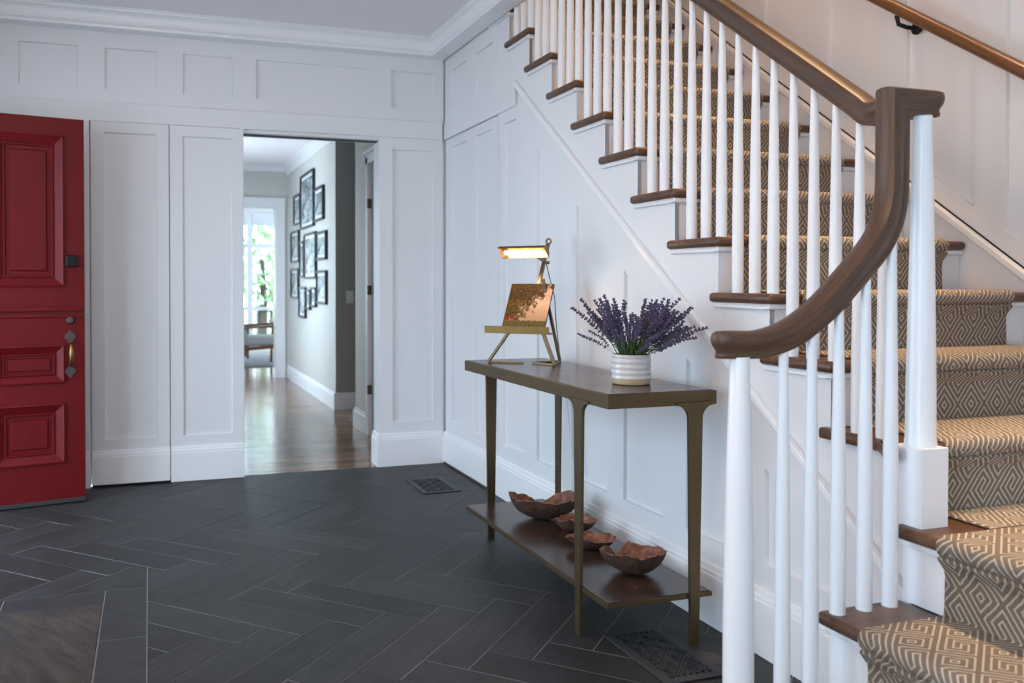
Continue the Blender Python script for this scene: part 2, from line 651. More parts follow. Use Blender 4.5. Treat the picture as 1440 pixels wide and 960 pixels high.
def panelling(name, outer, holes, fn, mat, parent=None, depth=0.014, back=0.02, slope=0.003, panel_mat=None):
    """a face of stiles and rails around recessed panels; every panel is a child mesh"""
    mb = MB()
    loops = [outer] + holes
    pts = [p for lp in loops for p in lp]
    tri = tessellate_polygon([[Vector((a, b, 0)) for a, b in lp] for lp in loops])
    mb.add([fn(a, b, 0) for a, b in pts], [tuple(t) for t in tri])
    n = len(outer)
    mb.add([fn(a, b, 0) for a, b in outer] + [fn(a, b, back) for a, b in outer], [(i, (i + 1) % n, (i + 1) % n + n, i + n) for i in range(n)])
    inner = []
    for h in holes:
        cx = sum(p[0] for p in h) / len(h)
        cz = sum(p[1] for p in h) / len(h)
        hi = [(a + (slope if a < cx else -slope), b + (slope if b < cz else -slope)) for a, b in h]
        k = len(h)
        mb.add([fn(a, b, 0) for a, b in h] + [fn(a, b, depth) for a, b in hi], [(i, (i + 1) % k, (i + 1) % k + k, i + k) for i in range(k)])
        inner.append([(a + (-0.004 if a < cx else 0.004), b + (-0.004 if b < cz else 0.004)) for a, b in hi])
    me = mb.mesh(name, mat, recalc=False)
    bm = bmesh.new()
    bm.from_mesh(me)
    bmesh.ops.remove_doubles(bm, verts=bm.verts, dist=1e-6)
    bmesh.ops.recalc_face_normals(bm, faces=bm.faces)
    # make sure the front faces the room
    f = max(bm.faces, key=lambda q: q.calc_area())
    nn = Vector(fn(0, 0, 0)) - Vector(fn(0, 0, 1))
    if f.normal.dot(nn) < 0:
        bmesh.ops.reverse_faces(bm, faces=bm.faces)
    bm.to_mesh(me)
    bm.free()
    o = link(name, me, parent)
    for hi in inner:
        MB().prism(hi, fn, depth, depth + 0.006).build('panel', panel_mat or mat, o)
    return o


def extrude_profile(prof, p0, p1, outdir):
    """profile of (out, z) swept from p0 to p1 (horizontal)"""
    mb = MB()
    p0, p1, od = Vector(p0), Vector(p1), Vector(outdir)
    n = len(prof)
    vs = [p0 + od * a + Vector((0, 0, b)) for a, b in prof] + [p1 + od * a + Vector((0, 0, b)) for a, b in prof]
    fs = [(i, (i + 1) % n, (i + 1) % n + n, i + n) for i in range(n)] + [tuple(range(n)), tuple(reversed(range(n, 2 * n)))]
    return mb.add(vs, fs)


# =================================================================== STRUCTURE
# ---------------------------------------------------------------- slate floor
floor = struct('floor', MB().box(XL - 0.1, W + 0.1, YF, -0.002, -0.08, -0.0012), 'grout', 'dark slate floor laid in a herringbone with thin pale joints')
TW, TL, TJ = 0.1475, 0.573, 0.0032
PXL, PYL = TW * math.sqrt(2), TL * math.sqrt(2)
MATX, MATY, BW = -1.955, -1.945, 0.148          # doormat recess corner and border width


def clip(poly, a, b, c):
    """keep a*x + b*y <= c"""
    out = []
    for i in range(len(poly)):
        p, q = poly[i], poly[(i + 1) % len(poly)]
        dp, dq = a * p[0] + b * p[1] - c, a * q[0] + b * q[1] - c
        if dp <= 0:
            out.append(p)
        if dp * dq < 0:
            t = dp / (dp - dq)
            out.append((p[0] + t * (q[0] - p[0]), p[1] + t * (q[1] - p[1])))
    return out


def tile_mesh(poly):
    """poly centred; bevelled slab from z=-0.006 to 0"""
    n = len(poly)
    cx, cy = sum(p[0] for p in poly) / n, sum(p[1] for p in poly) / n
    ins = []
    for x, y in poly:
        d = math.hypot(x - cx, y - cy) or 1
        ins.append((x - (x - cx) / d * 0.002, y - (y - cy) / d * 0.002))
    mb = MB()
    vs = [(x, y, -0.007) for x, y in poly] + [(x, y, -0.0006) for x, y in poly] + [(x, y, 0.0) for x, y in ins]
    fs = [tuple(range(2 * n, 3 * n))]
    for k in (0, 1):
        fs += [(k * n + i, k * n + (i + 1) % n, (k + 1) * n + (i + 1) % n, (k + 1) * n + i) for i in range(n)]
    mb.add(vs, fs)
    return mb.mesh('slate_tile', 'slate', recalc=True)


h, g = TL / 2 - TJ / 2, TW / 2 - TJ / 2
FULL = tile_mesh([(-h, -g), (h, -g), (h, g), (-h, g)])
s2 = math.sqrt(0.5)
FX0, FX1, FY1, FY0 = XL + 0.0, -0.004, -0.004, -5.3
ntile = 0


def place_tile(cx, cy, ang):
    global ntile
    ca, sa = math.cos(ang), math.sin(ang)
    corners = [(cx + ca * x - sa * y, cy + sa * x + ca * y) for x, y in ((-h, -g), (h, -g), (h, g), (-h, g))]
    if max(p[0] for p in corners) < FX0 or min(p[0] for p in corners) > FX1 or max(p[1] for p in corners) < FY0 or min(p[1] for p in corners) > FY1:
        return
    poly = corners
    for a, b, c in ((-1, 0, -FX0), (1, 0, FX1), (0, -1, -FY0), (0, 1, FY1)):
        poly = clip(poly, a, b, c)
        if len(poly) < 3:
            return
    bx, by = MATX + BW + TJ / 2, MATY + BW + TJ / 2
    pieces = []
    inside = [p[0] < bx and p[1] < by for p in poly]
    if any(inside):
        # keep the part right of the border, and the part above it (left of the border's right edge)
        a1 = clip(poly, -1, 0, -bx)
        a2 = clip(clip(poly, 1, 0, bx - TJ), 0, -1, -by)
        pieces = [q for q in (a1, a2) if len(q) >= 3]
    else:
        pieces = [poly]
    for q in pieces:
        A = abs(sum(q[i][0] * q[(i + 1) % len(q)][1] - q[(i + 1) % len(q)][0] * q[i][1] for i in range(len(q)))) / 2
        if A < 0.0015:
            continue
        full = q is poly and len(poly) == 4 and abs(A - 4 * h * g) < 1e-5
        if full:
            link('slate_tile', FULL, floor, (cx, cy, random.uniform(-0.0006, 0.0006)), ang)
        else:
            mx, my = sum(p[0] for p in q) / len(q), sum(p[1] for p in q) / len(q)
            loc = [((p[0] - mx) * ca + (p[1] - my) * sa, -(p[0] - mx) * sa + (p[1] - my) * ca) for p in q]
            link('slate_tile', tile_mesh(loc), floor, (mx, my, random.uniform(-0.0006, 0.0006)), ang)
        ntile += 1


for kx in range(-14, 20):
    for ky in range(-5, 5):
        t1x, t1y = -1.014 + PXL * kx, -2.332 + PYL * ky
        place_tile(t1x - s2 * TL / 2 + s2 * TW / 2, t1y - s2 * TL / 2 - s2 * TW / 2, PI / 4)
        b1x, b1y = t1x + PXL, t1y
        place_tile(b1x - s2 * TL / 2 - s2 * TW / 2, b1y + s2 * TL / 2 - s2 * TW / 2, -PI / 4)


def rect_tile(x0, x1, y0, y1):
    cx, cy = (x0 + x1) / 2, (y0 + y1) / 2
    j = TJ / 2
    link('slate_tile', tile_mesh([(x0 - cx + j, y0 - cy + j), (x1 - cx - j, y0 - cy + j), (x1 - cx - j, y1 - cy - j), (x0 - cx + j, y1 - cy - j)]), floor, (cx, cy, 0))


ys = [MATY + BW, -2.28, -2.88, -3.48, -4.08]
for a, b in zip(ys, ys[1:]):
    rect_tile(MATX, MATX + BW, b, a)
xs = [MATX, -2.30, -2.89, XL]
for a, b in zip(xs, xs[1:]):
    rect_tile(b, a, MATY, MATY + BW)
doormat = MB().box(XL + 0.02, MATX - 0.004, -4.05, MATY - 0.004, -0.0035, 0.004).build('doormat', 'coir_mat', None, bevel=0.002)
tag(doormat, 'brown coir doormat sunk into the slate floor by the red door', 'doormat')

# ---------------------------------------------------------------- hall floor, boards along x
hall_floor = struct('floor_hall', MB().box(-1.75, 1.2, 0.0, 9.6, -0.08, -0.012), 'black_gap', 'brown oak board floor of the hallway')
bm_cache = {}
for i in range(66):
    y0 = 0.001 + i * 0.0825
    x0, x1 = (-1.70, 1.15)
    cuts = sorted([x0, x1] + [random.uniform(-1.3, 0.9)])
    for a, b in zip(cuts, cuts[1:]):
        if b - a < 0.15:
            continue
        L_ = round(b - a, 1)
        if L_ not in bm_cache:
            bm_cache[L_] = MB().box(-L_ / 2, L_ / 2, 0, 0.0815, -0.011, 0).mesh('floor_board', 'hall_boards', bevel=0.0012, seg=1)
        o = link('floor_board', bm_cache[L_], hall_floor, ((a + b) / 2, y0, random.uniform(-0.0004, 0.0004)))
        o.scale.x = (b - a - 0.001) / L_
bmx = MB().box(-1.70, 1.15, 5.45, 9.55, -0.011, 0).build('floor_boards', 'hall_boards', hall_floor)

# ---------------------------------------------------------------- back wall
ZH, ZR = 2.067, 2.176          # opening head, top of header rail
BT = 0.205                     # baseboard height
OX0, OX1 = -1.262, -0.422      # hallway opening
wb = MB()
wb.box(XL - 0.1, OX0, 0.02, 0.14, 0, ZC + 0.1)
wb.box(OX1, 0.10, 0.02, 0.14, 0, ZC + 0.1)
wb.box(OX0, OX1, 0.02, 0.14, ZH, ZC + 0.1)
wall_back = struct('wall_back', wb, 'white_paint', 'white panelled wall with the hallway opening')
FZ0, FZ1 = 2.253, 2.487
panelling('frieze', rect(XL, 0.0, ZR, ZC), [rect(a, b, FZ0, FZ1) for a, b in ((-2.473, -2.172), (-2.03, -1.746), (-1.603, -1.32), (-1.182, -0.479), (-0.346, -0.064))],
          YM(0.0), 'white_paint', wall_back)
MB().box(XL, -0.010, -0.016, 0.02, ZH, ZR).build('header_rail', 'white_paint', wall_back, bevel=0.003)
panelling('right_panelling', rect(OX1, 0.0, 0.0, ZH), [rect(-0.337, -0.07, 0.272, 1.993)], YM(0.0), 'white_paint', wall_back)
MB().box(OX1 - 0.001, OX1 + 0.02, 0.0015, 0.141, 0.0, ZH - 0.0005).build('jamb', 'white_paint', wall_back)
MB().box(OX0 - 0.02, OX0 + 0.001, -0.03, 0.14, 0.0, ZH).build('jamb', 'white_paint', wall_back)
MB().box(OX0, OX1, 0.004, 0.14, ZH - 0.02, ZH + 0.001).build('head_jamb', 'white_paint', wall_back)
MB().box(XL, -2.112, -0.030, 0.02, 0.0, ZH).build('left_facing', 'white_paint', wall_back)
MB().box(OX0, OX1, 0.05, 0.09, ZH - 0.026, ZH - 0.02).build('door_track', 'vent_iron', wall_back)

BASEPROF = [(0, 0), (0.020, 0), (0.020, BT - 0.038), (0.017, BT - 0.034), (0.017, BT - 0.024), (0.012, BT - 0.018), (0.010, BT - 0.004), (0.006, BT), (0, BT)]
bb = extrude_profile(BASEPROF, (OX1 - 0.0205, 0, 0), (-0.001, 0, 0), (0, -1, 0))
bb.add(*(lambda q: (q.v, q.f))(extrude_profile(BASEPROF, (OX1, 0.14, 0), (OX1, -0.0205, 0), (-1, 0, 0))))
struct('baseboard_back', bb, 'white_gloss', 'white moulded baseboard right of the hallway opening')
struct('baseboard_left', extrude_profile(BASEPROF, (XL, -0.03, 0), (-2.112, -0.03, 0), (0, -1, 0)), 'white_gloss', 'short white baseboard behind the red door')

# concealed panel doors left of the opening
YL = -0.032


def jib_door(name, label, a0, a1, hole, fn, basefn0, basefn1, outdir, zgap, holes=None):
    root = panelling(name, rect(a0 + 0.0025, a1 - 0.0025, zgap, ZH - 0.004), holes or [hole], fn, 'white_paint', None, back=0.034)
    tag(root, label, None, None, 'structure')
    MB().prism(rect(a0, a1, 0.0, zgap + 0.01), fn, 0.006, 0.03).build('shadow_gap', 'black_gap', root)  # black strip puts the shade under the door into colour
    prof = [(a, max(b, zgap)) for a, b in BASEPROF]
    extrude_profile(prof, basefn0, basefn1, outdir).build('base_moulding', 'white_gloss', root)
    return root


jib_door('door_1', 'white concealed panel door next to the red door', -2.106, -1.682, rect(-2.035, -1.752, 0.262, 2.003), YM(YL),
         (-2.1035, YL, 0), (-1.6845, YL, 0), (0, -1, 0), 0.014)
jib_door('door_2', 'white concealed panel door at the left edge of the hallway opening', -1.682, OX0, rect(-1.609, -1.328, 0.263, 2.003), YM(YL),
         (-1.6795, YL, 0), (OX0 - 0.0025, YL, 0), (0, -1, 0), 0.003)

# ---------------------------------------------------------------- stair numbers
r, t = 0.18658, 0.2525
yn = lambda n: -3.8289 + (n - 3) * t
NTOP = 16
trim = lambda y: 2.2 + 0.745 * (y + 1.119)
slant = lambda y: trim(y) - 0.195
YE = -3.575                                     # where the wall under the stair ends

# ---------------------------------------------------------------- wall under the stair
wr = MB().prism([(0.14, 0), (YE, 0), (YE, 0.50), (-3.40, 0.60), (-0.72, 2.58), (-0.62, ZC + 0.1), (0.14, ZC + 0.1)], XM(0.034), 0, 0.04)
wall_right = struct('wall_right', wr, 'white_paint', 'white panelled wall below the staircase')
F0 = XM(0.012)
panelling('frieze', rect(-0.86, 0.0, ZR, ZC), [rect(-0.389, -0.133, 2.249, 2.485), rect(-0.80, -0.543, 2.249, 2.485)], F0, 'white_paint', wall_right)
MB().prism([(-0.004, ZH), (-1.135, ZH), (-1.125, ZR), (-0.004, ZR)], XM(0.0), 0, 0.03).build('header_rail', 'white_paint', wall_right, bevel=0.003)
hp = [[(-0.958, 0.28), (-0.958, 2.005), (-1.119, 2.005), (-1.243, slant(-1.243)), (-1.243, 0.28)]]
for a, b in ((-1.38, -1.655), (-1.79, -2.07), (-2.195, -2.48), (-2.618, -2.895), (-3.03, -3.31)):
    hp.append([(a, 0.28), (a, slant(a)), (b, slant(b)), (b, 0.28)])
panelling('under_stair_panelling', [(-0.884, 0.0), (-0.884, ZH), (-1.14, ZH), (-1.16, trim(-1.16)), (YE, trim(YE)), (YE, 0.0)], hp, F0, 'white_paint', wall_right)
MB().bar((0.008, -1.112, trim(-1.112) - 0.014), (0.008, YE, trim(YE) - 0.014), 0.024, 0.026, up=(0, 0.6, 0.8)).build('raking_moulding', 'white_gloss', wall_right, bevel=0.006)
struct('baseboard_right', extrude_profile(BASEPROF, (0.012, -0.886, 0), (0.012, YE, 0), (-1, 0, 0)), 'white_gloss', 'white moulded baseboard below the staircase')
jib_door('door_3', 'white concealed two-panel door under the stair beside the corner', -0.882, -0.012, None, F0,
         (0.012, -0.8795, 0), (0.012, -0.0145, 0), (-1, 0, 0), 0.014,
         holes=[rect(-0.40, -0.133, 0.28, 2.007), rect(-0.796, -0.544, 0.28, 2.007)])

# ---------------------------------------------------------------- crown mouldings and ceiling
CP = [(0, 2.574), (0.100, 2.570), (0.108, 2.572), (0.110, 2.584), (0.104, 2.590), (0.102, 2.598), (0.098, 2.602), (0.097, 2.618), (0.101, 2.640), (0.112, 2.658), (0.128, 2.664), (0.130, 2.672), (0.138, 2.676), (0.138, ZC + 0.002), (0, ZC + 0.002)]
cr = MB()
n = len(CP)
rows = []
for p, f in (((XL, 0), lambda d: (XL, -d)), ((0, 0), lambda d: (-d, -d)), ((0, YF), lambda d: (-d, YS - 0.0))):
    rows.append([(f(d)[0], f(d)[1], z) for d, z in CP])
cr.add([q for rw in rows for q in rw], [(k * n + i, k * n + (i + 1) % n, (k + 1) * n + (i + 1) % n, (k + 1) * n + i) for k in range(2) for i in range(n)])
struct('trim_1', cr, 'white_gloss', 'white crown moulding around the foyer ceiling', smooth=40)
cl = MB().box(XL, 0.0, YF, 0.0, ZC, ZC + 0.3)
cl.box(0.0, W, YF, YS, ZC, ZC + 0.3)
struct('ceiling', cl, 'ceiling_paint', 'plain white foyer ceiling')


# ---------------------------------------------------------------- outer walls (behind and left of the camera)
def wall_with_windows(name, label, axis, pos, rng, wins, z0w, z1w, z1, extra=()):
    mb = MB()
    a_prev = rng[0]
    th = 0.12
    spans = sorted([(min(a, b), max(a, b), z0w, z1w) for a, b in wins] + list(extra))

    def blk(a, b, z0, zz):
        if b - a < 1e-4 or zz - z0 < 1e-4:
            return
        if axis == 'x':
            mb.box(pos - th, pos, a, b, z0, zz)
        else:
            mb.box(a, b, pos - th, pos, z0, zz)
    for a, b, zl, zu in spans:
        blk(a_prev, a, 0, z1)
        blk(a, b, 0, zl)
        blk(a, b, zu, z1)
        a_prev = b
    blk(a_prev, rng[1], 0, z1)
    return struct(name, mb, 'white_paint', label)


wall_with_windows('wall_left', 'white entrance wall with front door opening', 'x', XL, (YF, 0.14), LEFT_WIN, 0.52, 2.28, ZC + 0.3, extra=[(-1.50, -0.56, 0.0, 2.08), (-2.15, -1.62, 0.12, 2.08)])  # second extra opening is the sidelight added to brighten the floor
wall_with_windows('wall_front', 'white wall with tall windows behind the viewer', 'y', YF, (XL, W + 0.1), FRONT_WIN, 0.52, 2.28, ZC + 0.3)


def window_frame(name, label, axis, pos, a, b, z0, z1, nv=2, nh=3):
    a, b = min(a, b), max(a, b)
    mb = MB()

    def bar(a0, a1, zz0, zz1, d=0.05):
        if axis == 'x':
            mb.box(pos - 0.09, pos - 0.09 + d, a0, a1, zz0, zz1)
        else:
            mb.box(a0, a1, pos - 0.09, pos - 0.09 + d, zz0, zz1)
    fw = 0.05
    bar(a, a + fw, z0, z1)
    bar(b - fw, b, z0, z1)
    bar(a + fw, b - fw, z0, z0 + fw)
    bar(a + fw, b - fw, z1 - fw, z1)
    for k in range(1, nv):
        x = a + (b - a) * k / nv
        bar(x - 0.012, x + 0.012, z0 + fw, z1 - fw, 0.03)
    for k in range(1, nh):
        z = z0 + (z1 - z0) * k / nh
        bar(a + fw, b - fw, z - 0.012, z + 0.012, 0.028)
    return struct(name, mb, 'white_gloss', label)


k = 1
for a, b in LEFT_WIN:
    window_frame('window_%d' % k, 'white sash window in the entrance wall', 'x', XL, a, b, 0.52, 2.28)
    k += 1
for a, b in FRONT_WIN:
    window_frame('window_%d' % k, 'white sash window behind the viewer', 'y', YF, a, b, 0.52, 2.28)
    k += 1

# stairwell wall with tall panels
ws = MB().box(W + 0.02, W + 0.12, YF, 2.2, 0, 5.3)
wall_stair = struct('wall_stairwell', ws, 'white_paint', 'tall white panelled wall along the staircase')
sk = lambda y: 1.482 + 0.745 * (y + 2.654)
hp = []
for kk in range(-4, 6):
    a, b = -2.53 - 0.424 * kk, -2.832 - 0.424 * kk
    za, zb = sk(a) + 0.083, sk(b) + 0.083
    if b < -4.5 or za > 4.4:
        continue
    hp.append([(a, za), (a, 4.75), (b, 4.75), (b, zb)])
panelling('panelling', [(2.1, 0.3), (2.1, 5.2), (-4.7, 5.2), (-4.7, 0.0), (-0.2, 0.0)], hp, XM(W), 'white_paint', wall_stair)
sb = MB().prism([(-4.7, sk(-4.7) - 0.02), (-0.3, sk(-0.3) - 0.02), (-0.3, sk(-0.3) - 0.45), (-4.7, sk(-4.7) - 0.45)], XM(W), -0.016, 0.002)
sb.prism([(-4.7, 0.56), (-3.7, 0.56), (-3.7, sk(-3.7) - 0.05), (-4.7, sk(-4.7) - 0.02)], XM(W), -0.016, 0.002)
sb.build('skirt', 'white_gloss', wall_stair)
MB().bar((W - 0.014, -0.3, sk(-0.3) - 0.018), (W - 0.014, -4.7, sk(-4.7) - 0.018), 0.028, 0.026, up=(0, 0.6, 0.8)).build('skirt_cap', 'white_gloss', wall_stair, bevel=0.005)
MB().bar((W - 0.003, -0.3, sk(-0.3) + 0.001), (W - 0.003, -4.7, sk(-4.7) + 0.001), 0.006, 0.0035, up=(0, 0.6, 0.8)).build('skirt_joint', 'black_gap', wall_stair)

# upstairs shell above the stairwell
ZU = NTOP * r
up = MB()
up.box(-1.3, W, yn(16) + 0.02, 2.2, ZU - 0.3, ZU - 0.002)      # upper hall floor
struct('floor_upper', up, 'hall_boards', 'upper hall floor at the head of the stairs')
up = MB()
up.box(-1.4, -1.3, YS, 2.2, ZC + 0.3, 5.3)
up.box(-1.3, W + 0.1, 2.1, 2.2, ZU, 5.3)
up.box(-1.4, W + 0.1, YS - 0.1, YS, ZC + 0.3, 5.3)
struct('wall_upper', up, 'upstairs_paint', 'upper hall walls above the staircase')
struct('ceiling_upper', MB().box(-1.4, W + 0.1, YS - 0.1, 2.2, 5.2, 5.3), 'ceiling_paint', 'upper hall ceiling')
lamp_u = thing('ceiling_lamp', 'warm round ceiling lamp above the staircase', 'lamp', (0.45, -2.75, 5.2))
MB().lathe([(0.17, 0.0), (0.17, -0.03), (0.15, -0.035)]).build('canopy', 'brass', lamp_u, smooth=35)
MB().lathe([(0.15, -0.035), (0.145, -0.07), (0.11, -0.10), (0.05, -0.115), (0.001, -0.118)]).build('shade', 'upstairs_glow', lamp_u, smooth=50)


def tread_spot(x, y, label, watts):  # added unseen spots brighten the treads, beams narrowed to spare the wall
    root = thing('added_tread_spot', label, 'lamp', (x, y, 5.2), 0, 'added unseen spots over the stairs')
    MB().lathe([(0.075, 0.0), (0.075, -0.006), (0.055, -0.010), (0.050, 0.0)], n=24, close=False).build('trim_ring', 'white_gloss', root, smooth=40)
    ld = bpy.data.lights.new('tread_spot_beam', 'SPOT')
    ld.energy, ld.color = watts, (1.0, 0.70, 0.42)
    ld.spot_size, ld.spot_blend, ld.shadow_soft_size = R(23), 0.6, 0.05
    lo = bpy.data.objects.new('tread_spot_beam', ld)
    COL.objects.link(lo)
    lo.parent = root
    lo.location = (0, 0, -0.02)


for yy, lab in ((-4.15, 'added unseen warm spot over the stair landing'), (-3.30, 'added unseen warm spot over the lower treads'),
                (-2.45, 'added unseen warm spot over the middle treads'), (-1.60, 'added unseen warm spot over the upper treads')):
    tread_spot(0.48, yy, lab, 470)
lan = thing('ceiling_lantern', 'warm globe lantern hanging from the foyer ceiling behind the viewer', 'lamp', (-1.85, -3.55, ZC))
MB().lathe([(0.06, 0.0), (0.06, -0.02), (0.008, -0.028), (0.008, -0.16), (0.05, -0.17), (0.06, -0.20)], n=20).build('stem', 'brass', lan, smooth=35)
MB().lathe([(0.05, -0.20), (0.105, -0.235), (0.13, -0.30), (0.105, -0.375), (0.04, -0.415), (0.001, -0.42)], n=24).build('globe', 'lantern_glow', lan, smooth=50)

# ---------------------------------------------------------------- hallway
HX = -0.185
hw = MB().box(HX, HX + 0.35, 2.484, 5.30, 0, 2.75)
wall_hall = struct('wall_hall', hw, 'hall_paint', 'pale grey-green hallway wall hung with pictures')
MB().box(HX + 0.0005, 0.165, 2.4815, 2.4845, 0, 2.56).build('shaded_return_face', 'hall_paint_shaded', wall_hall)  # thin darker overlay paints the shade on the wall end
hw2 = MB()
hw2.box(-0.215, -0.09, 1.145, 1.56, 0, 2.75)
hw2.box(-0.215, -0.09, 0.14, 1.145, 2.10, 2.75)
struct('wall_hall_near', hw2, 'hall_paint', 'short hallway wall beside the side door')
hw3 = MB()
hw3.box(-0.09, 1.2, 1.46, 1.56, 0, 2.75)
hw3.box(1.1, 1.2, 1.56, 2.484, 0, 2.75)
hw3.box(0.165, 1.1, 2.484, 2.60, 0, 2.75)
struct('wall_side_passage', hw3, 'hall_paint_shaded', 'shade-toned walls of the side passage off the hallway')
hl = MB().box(-1.72, -1.62, 0.14, 2.90, 0, 2.75)
hl.box(-1.72, -1.62, 4.30, 5.30, 0, 2.75)
hl.box(-1.72, -1.62, 2.90, 4.30, 2.20, 2.75)
hl.box(-1.72, -1.62, 2.90, 4.30, 0, 0.30)
struct('wall_hall_left', hl, 'hall_paint', 'left hallway wall with a wide window')
hl = MB()
for yy in (2.90, 3.57, 4.25):
    hl.box(-1.70, -1.64, yy, yy + 0.05, 0.30, 2.20)
hl.box(-1.70, -1.64, 2.90, 4.30, 0.30, 0.36)
hl.box(-1.70, -1.64, 2.90, 4.30, 2.14, 2.20)
struct('window_11', hl, 'white_gloss', 'wide white window of the hallway')
fw_ = MB()
FX = -0.327
fw_.box(FX, 1.2, 5.30, 5.45, 0, 2.75)
fw_.box(-1.72, FX, 5.30, 5.45, 2.07, 2.75)
fw_.box(-1.72, -1.25, 5.30, 5.45, 0, 2.07)
struct('wall_hall_end', fw_, 'hall_paint', 'end wall of the hallway with wide cased opening')
hc = MB().box(-1.72, 1.2, 0.14, 5.30, 2.56, 2.66)
struct('ceiling_hall', hc, 'ceiling_paint', 'hallway ceiling')
HCP = [(0, 2.468), (0.012, 2.468), (0.018, 2.49), (0.035, 2.52), (0.065, 2.545), (0.085, 2.55), (0.085, 2.562), (0, 2.562)]
c2 = extrude_profile(HCP, (HX, 2.40, 0), (HX, 5.30, 0), (-1, 0, 0))
struct('trim_2', c2, 'white_gloss', 'white crown moulding of the hallway')
struct('trim_6', extrude_profile([(a, b + 0.035 if b < 2.5 else b) for a, b in HCP], (-1.62, 5.30, 0), (HX, 5.30, 0), (0, -1, 0)), 'white_gloss', 'white crown moulding over the far opening')
HB = [(0, 0), (0.018, 0), (0.018, 0.125), (0.012, 0.135), (0.010, 0.150), (0, 0.155)]
hb = extrude_profile(HB, (HX, 2.484, 0), (HX, 5.30, 0), (-1, 0, 0))
hb.add(*(lambda q: (q.v, q.f))(extrude_profile(HB, (HX - 0.018, 2.484, 0), (1.1, 2.484, 0), (0, -1, 0))))
struct('baseboard_hall', hb, 'white_gloss', 'white hallway baseboard below the pictures')
hb = extrude_profile(HB, (-0.215, 1.16, 0), (-0.215, 1.56, 0), (-1, 0, 0))
hb.add(*(lambda q: (q.v, q.f))(extrude_profile(HB, (-0.233, 1.56, 0), (1.1, 1.56, 0), (0, 1, 0))))
struct('baseboard_side', hb, 'white_gloss', 'white baseboard on the short hallway wall')
cas = MB()
cas.box(FX - 0.0, FX + 0.105, 5.275, 5.30, 0, 2.155)
cas.box(-1.35, FX, 5.275, 5.30, 2.066, 2.155)
cas.box(-1.355, FX + 0.11, 5.262, 5.30, 2.155, 2.185)
cas.box(FX - 0.012, FX + 0.001, 5.28, 5.47, 0, 2.066)
struct('trim_3', cas, 'white_gloss', 'white casing around the far hallway opening', bevel=0.003)
# side door in the hallway
sd = MB()
sd.box(-0.235, -0.09, 1.075, 1.145, 0, 2.10)
sd.box(-0.235, -0.09, 0.15, 1.145, 2.05, 2.12)
sd.box(-0.255, -0.20, 0.15, 1.16, 2.12, 2.145)
struct('trim_4', sd, 'white_gloss', 'white casing of the hallway side door', bevel=0.003)
dr = struct('door_4', MB().box(-0.205, -0.165, 0.16, 1.07, 0.008, 2.045), 'hall_paint', 'closed side door in the hallway', bevel=0.003)
for zz in (0.35, 1.10, 1.75):
    MB().box(-0.2375, -0.205, 1.062, 1.078, zz - 0.035, zz + 0.035).build('hinge', 'dull_pewter', dr)
swp = thing('light_switch', 'white double light switch on the shade-toned passage wall', 'switch', (-0.052, 2.484, 1.026))
MB().box(-0.034, 0.034, -0.007, 0, -0.056, 0.056).build('plate', 'switch_plastic', swp, bevel=0.002)
for sx in (-0.015, 0.015):
    MB().box(sx - 0.009, sx + 0.009, -0.012, -0.006, -0.026, 0.026).build('rocker', 'switch_plastic', swp, bevel=0.001)

# far sunroom
struct('ceiling_sunroom', MB().box(-1.8, 1.9, 5.45, 9.8, 2.66, 2.76), 'ceiling_paint', 'sunroom ceiling')
sw = MB()
sw.box(1.75, 1.87, 5.45, 9.75, 0, 2.7)
sw.box(-1.8, -1.68, 5.45, 9.75, 0, 2.7)
struct('wall_sunroom', sw, 'white_paint', 'white side walls of the sunroom')
WZ = 9.62
sw = MB()
sw.box(-1.8, 1.9, WZ, WZ + 0.1, 2.50, 2.76)
sw.box(-1.8, -1.55, WZ, WZ + 0.1, 0, 2.5)
sw.box(1.65, 1.9, WZ, WZ + 0.1, 0, 2.5)
struct('wall_sunroom_end', sw, 'white_paint', 'glazed end wall of the sunroom')
K0 = k = 6
for xa, xb in ((-1.55, -0.92), (-0.92, -0.17), (-0.17, 0.42), (0.42, 1.03), (1.03, 1.65)):
    mb = MB()
    fw = 0.045
    for a, b, z0, z1 in ((xa, xa + fw, 0, 2.5), (xb - fw, xb, 0, 2.5)):
        mb.box(a, b, WZ, WZ + 0.06, z0, z1)
    for z0, z1 in ((0.0, 0.12), (1.75, 1.83), (2.32, 2.498)):
        mb.box(xa + fw, xb - fw, WZ + 0.002, WZ + 0.058, z0, z1)
    mb.box(xa + 0.1, xa + 0.125, WZ + 0.012, WZ + 0.048, 0.12, 1.75)
    mb.box(xa + fw, xb - fw, WZ + 0.015, WZ + 0.045, 0.70, 0.75)
    wo = struct('window_%d' % k, mb, 'white_gloss', 'tall white french window of the sunroom, ' + {6: 'leftmost', 7: 'second from the left', 8: 'in the middle', 9: 'second from the right', 10: 'rightmost'}[k + 6 - K0])
    MB().box(xa + 0.03, xb - 0.03, WZ - 0.05, WZ - 0.01, 2.13, 2.33).build('roller_blind', 'blind_white', wo, bevel=0.004)
    k += 1

# ---------------------------------------------------------------- outdoors
struct('ground', MB().box(-20, 20, 9.8, 40, -0.3, -0.2), 'lawn', 'lawn beyond the sunroom')
struct('porch', MB().box(-9, XL - 0.12, -5, 2, -0.25, -0.15), 'porch_stone', 'stone porch outside the front door')


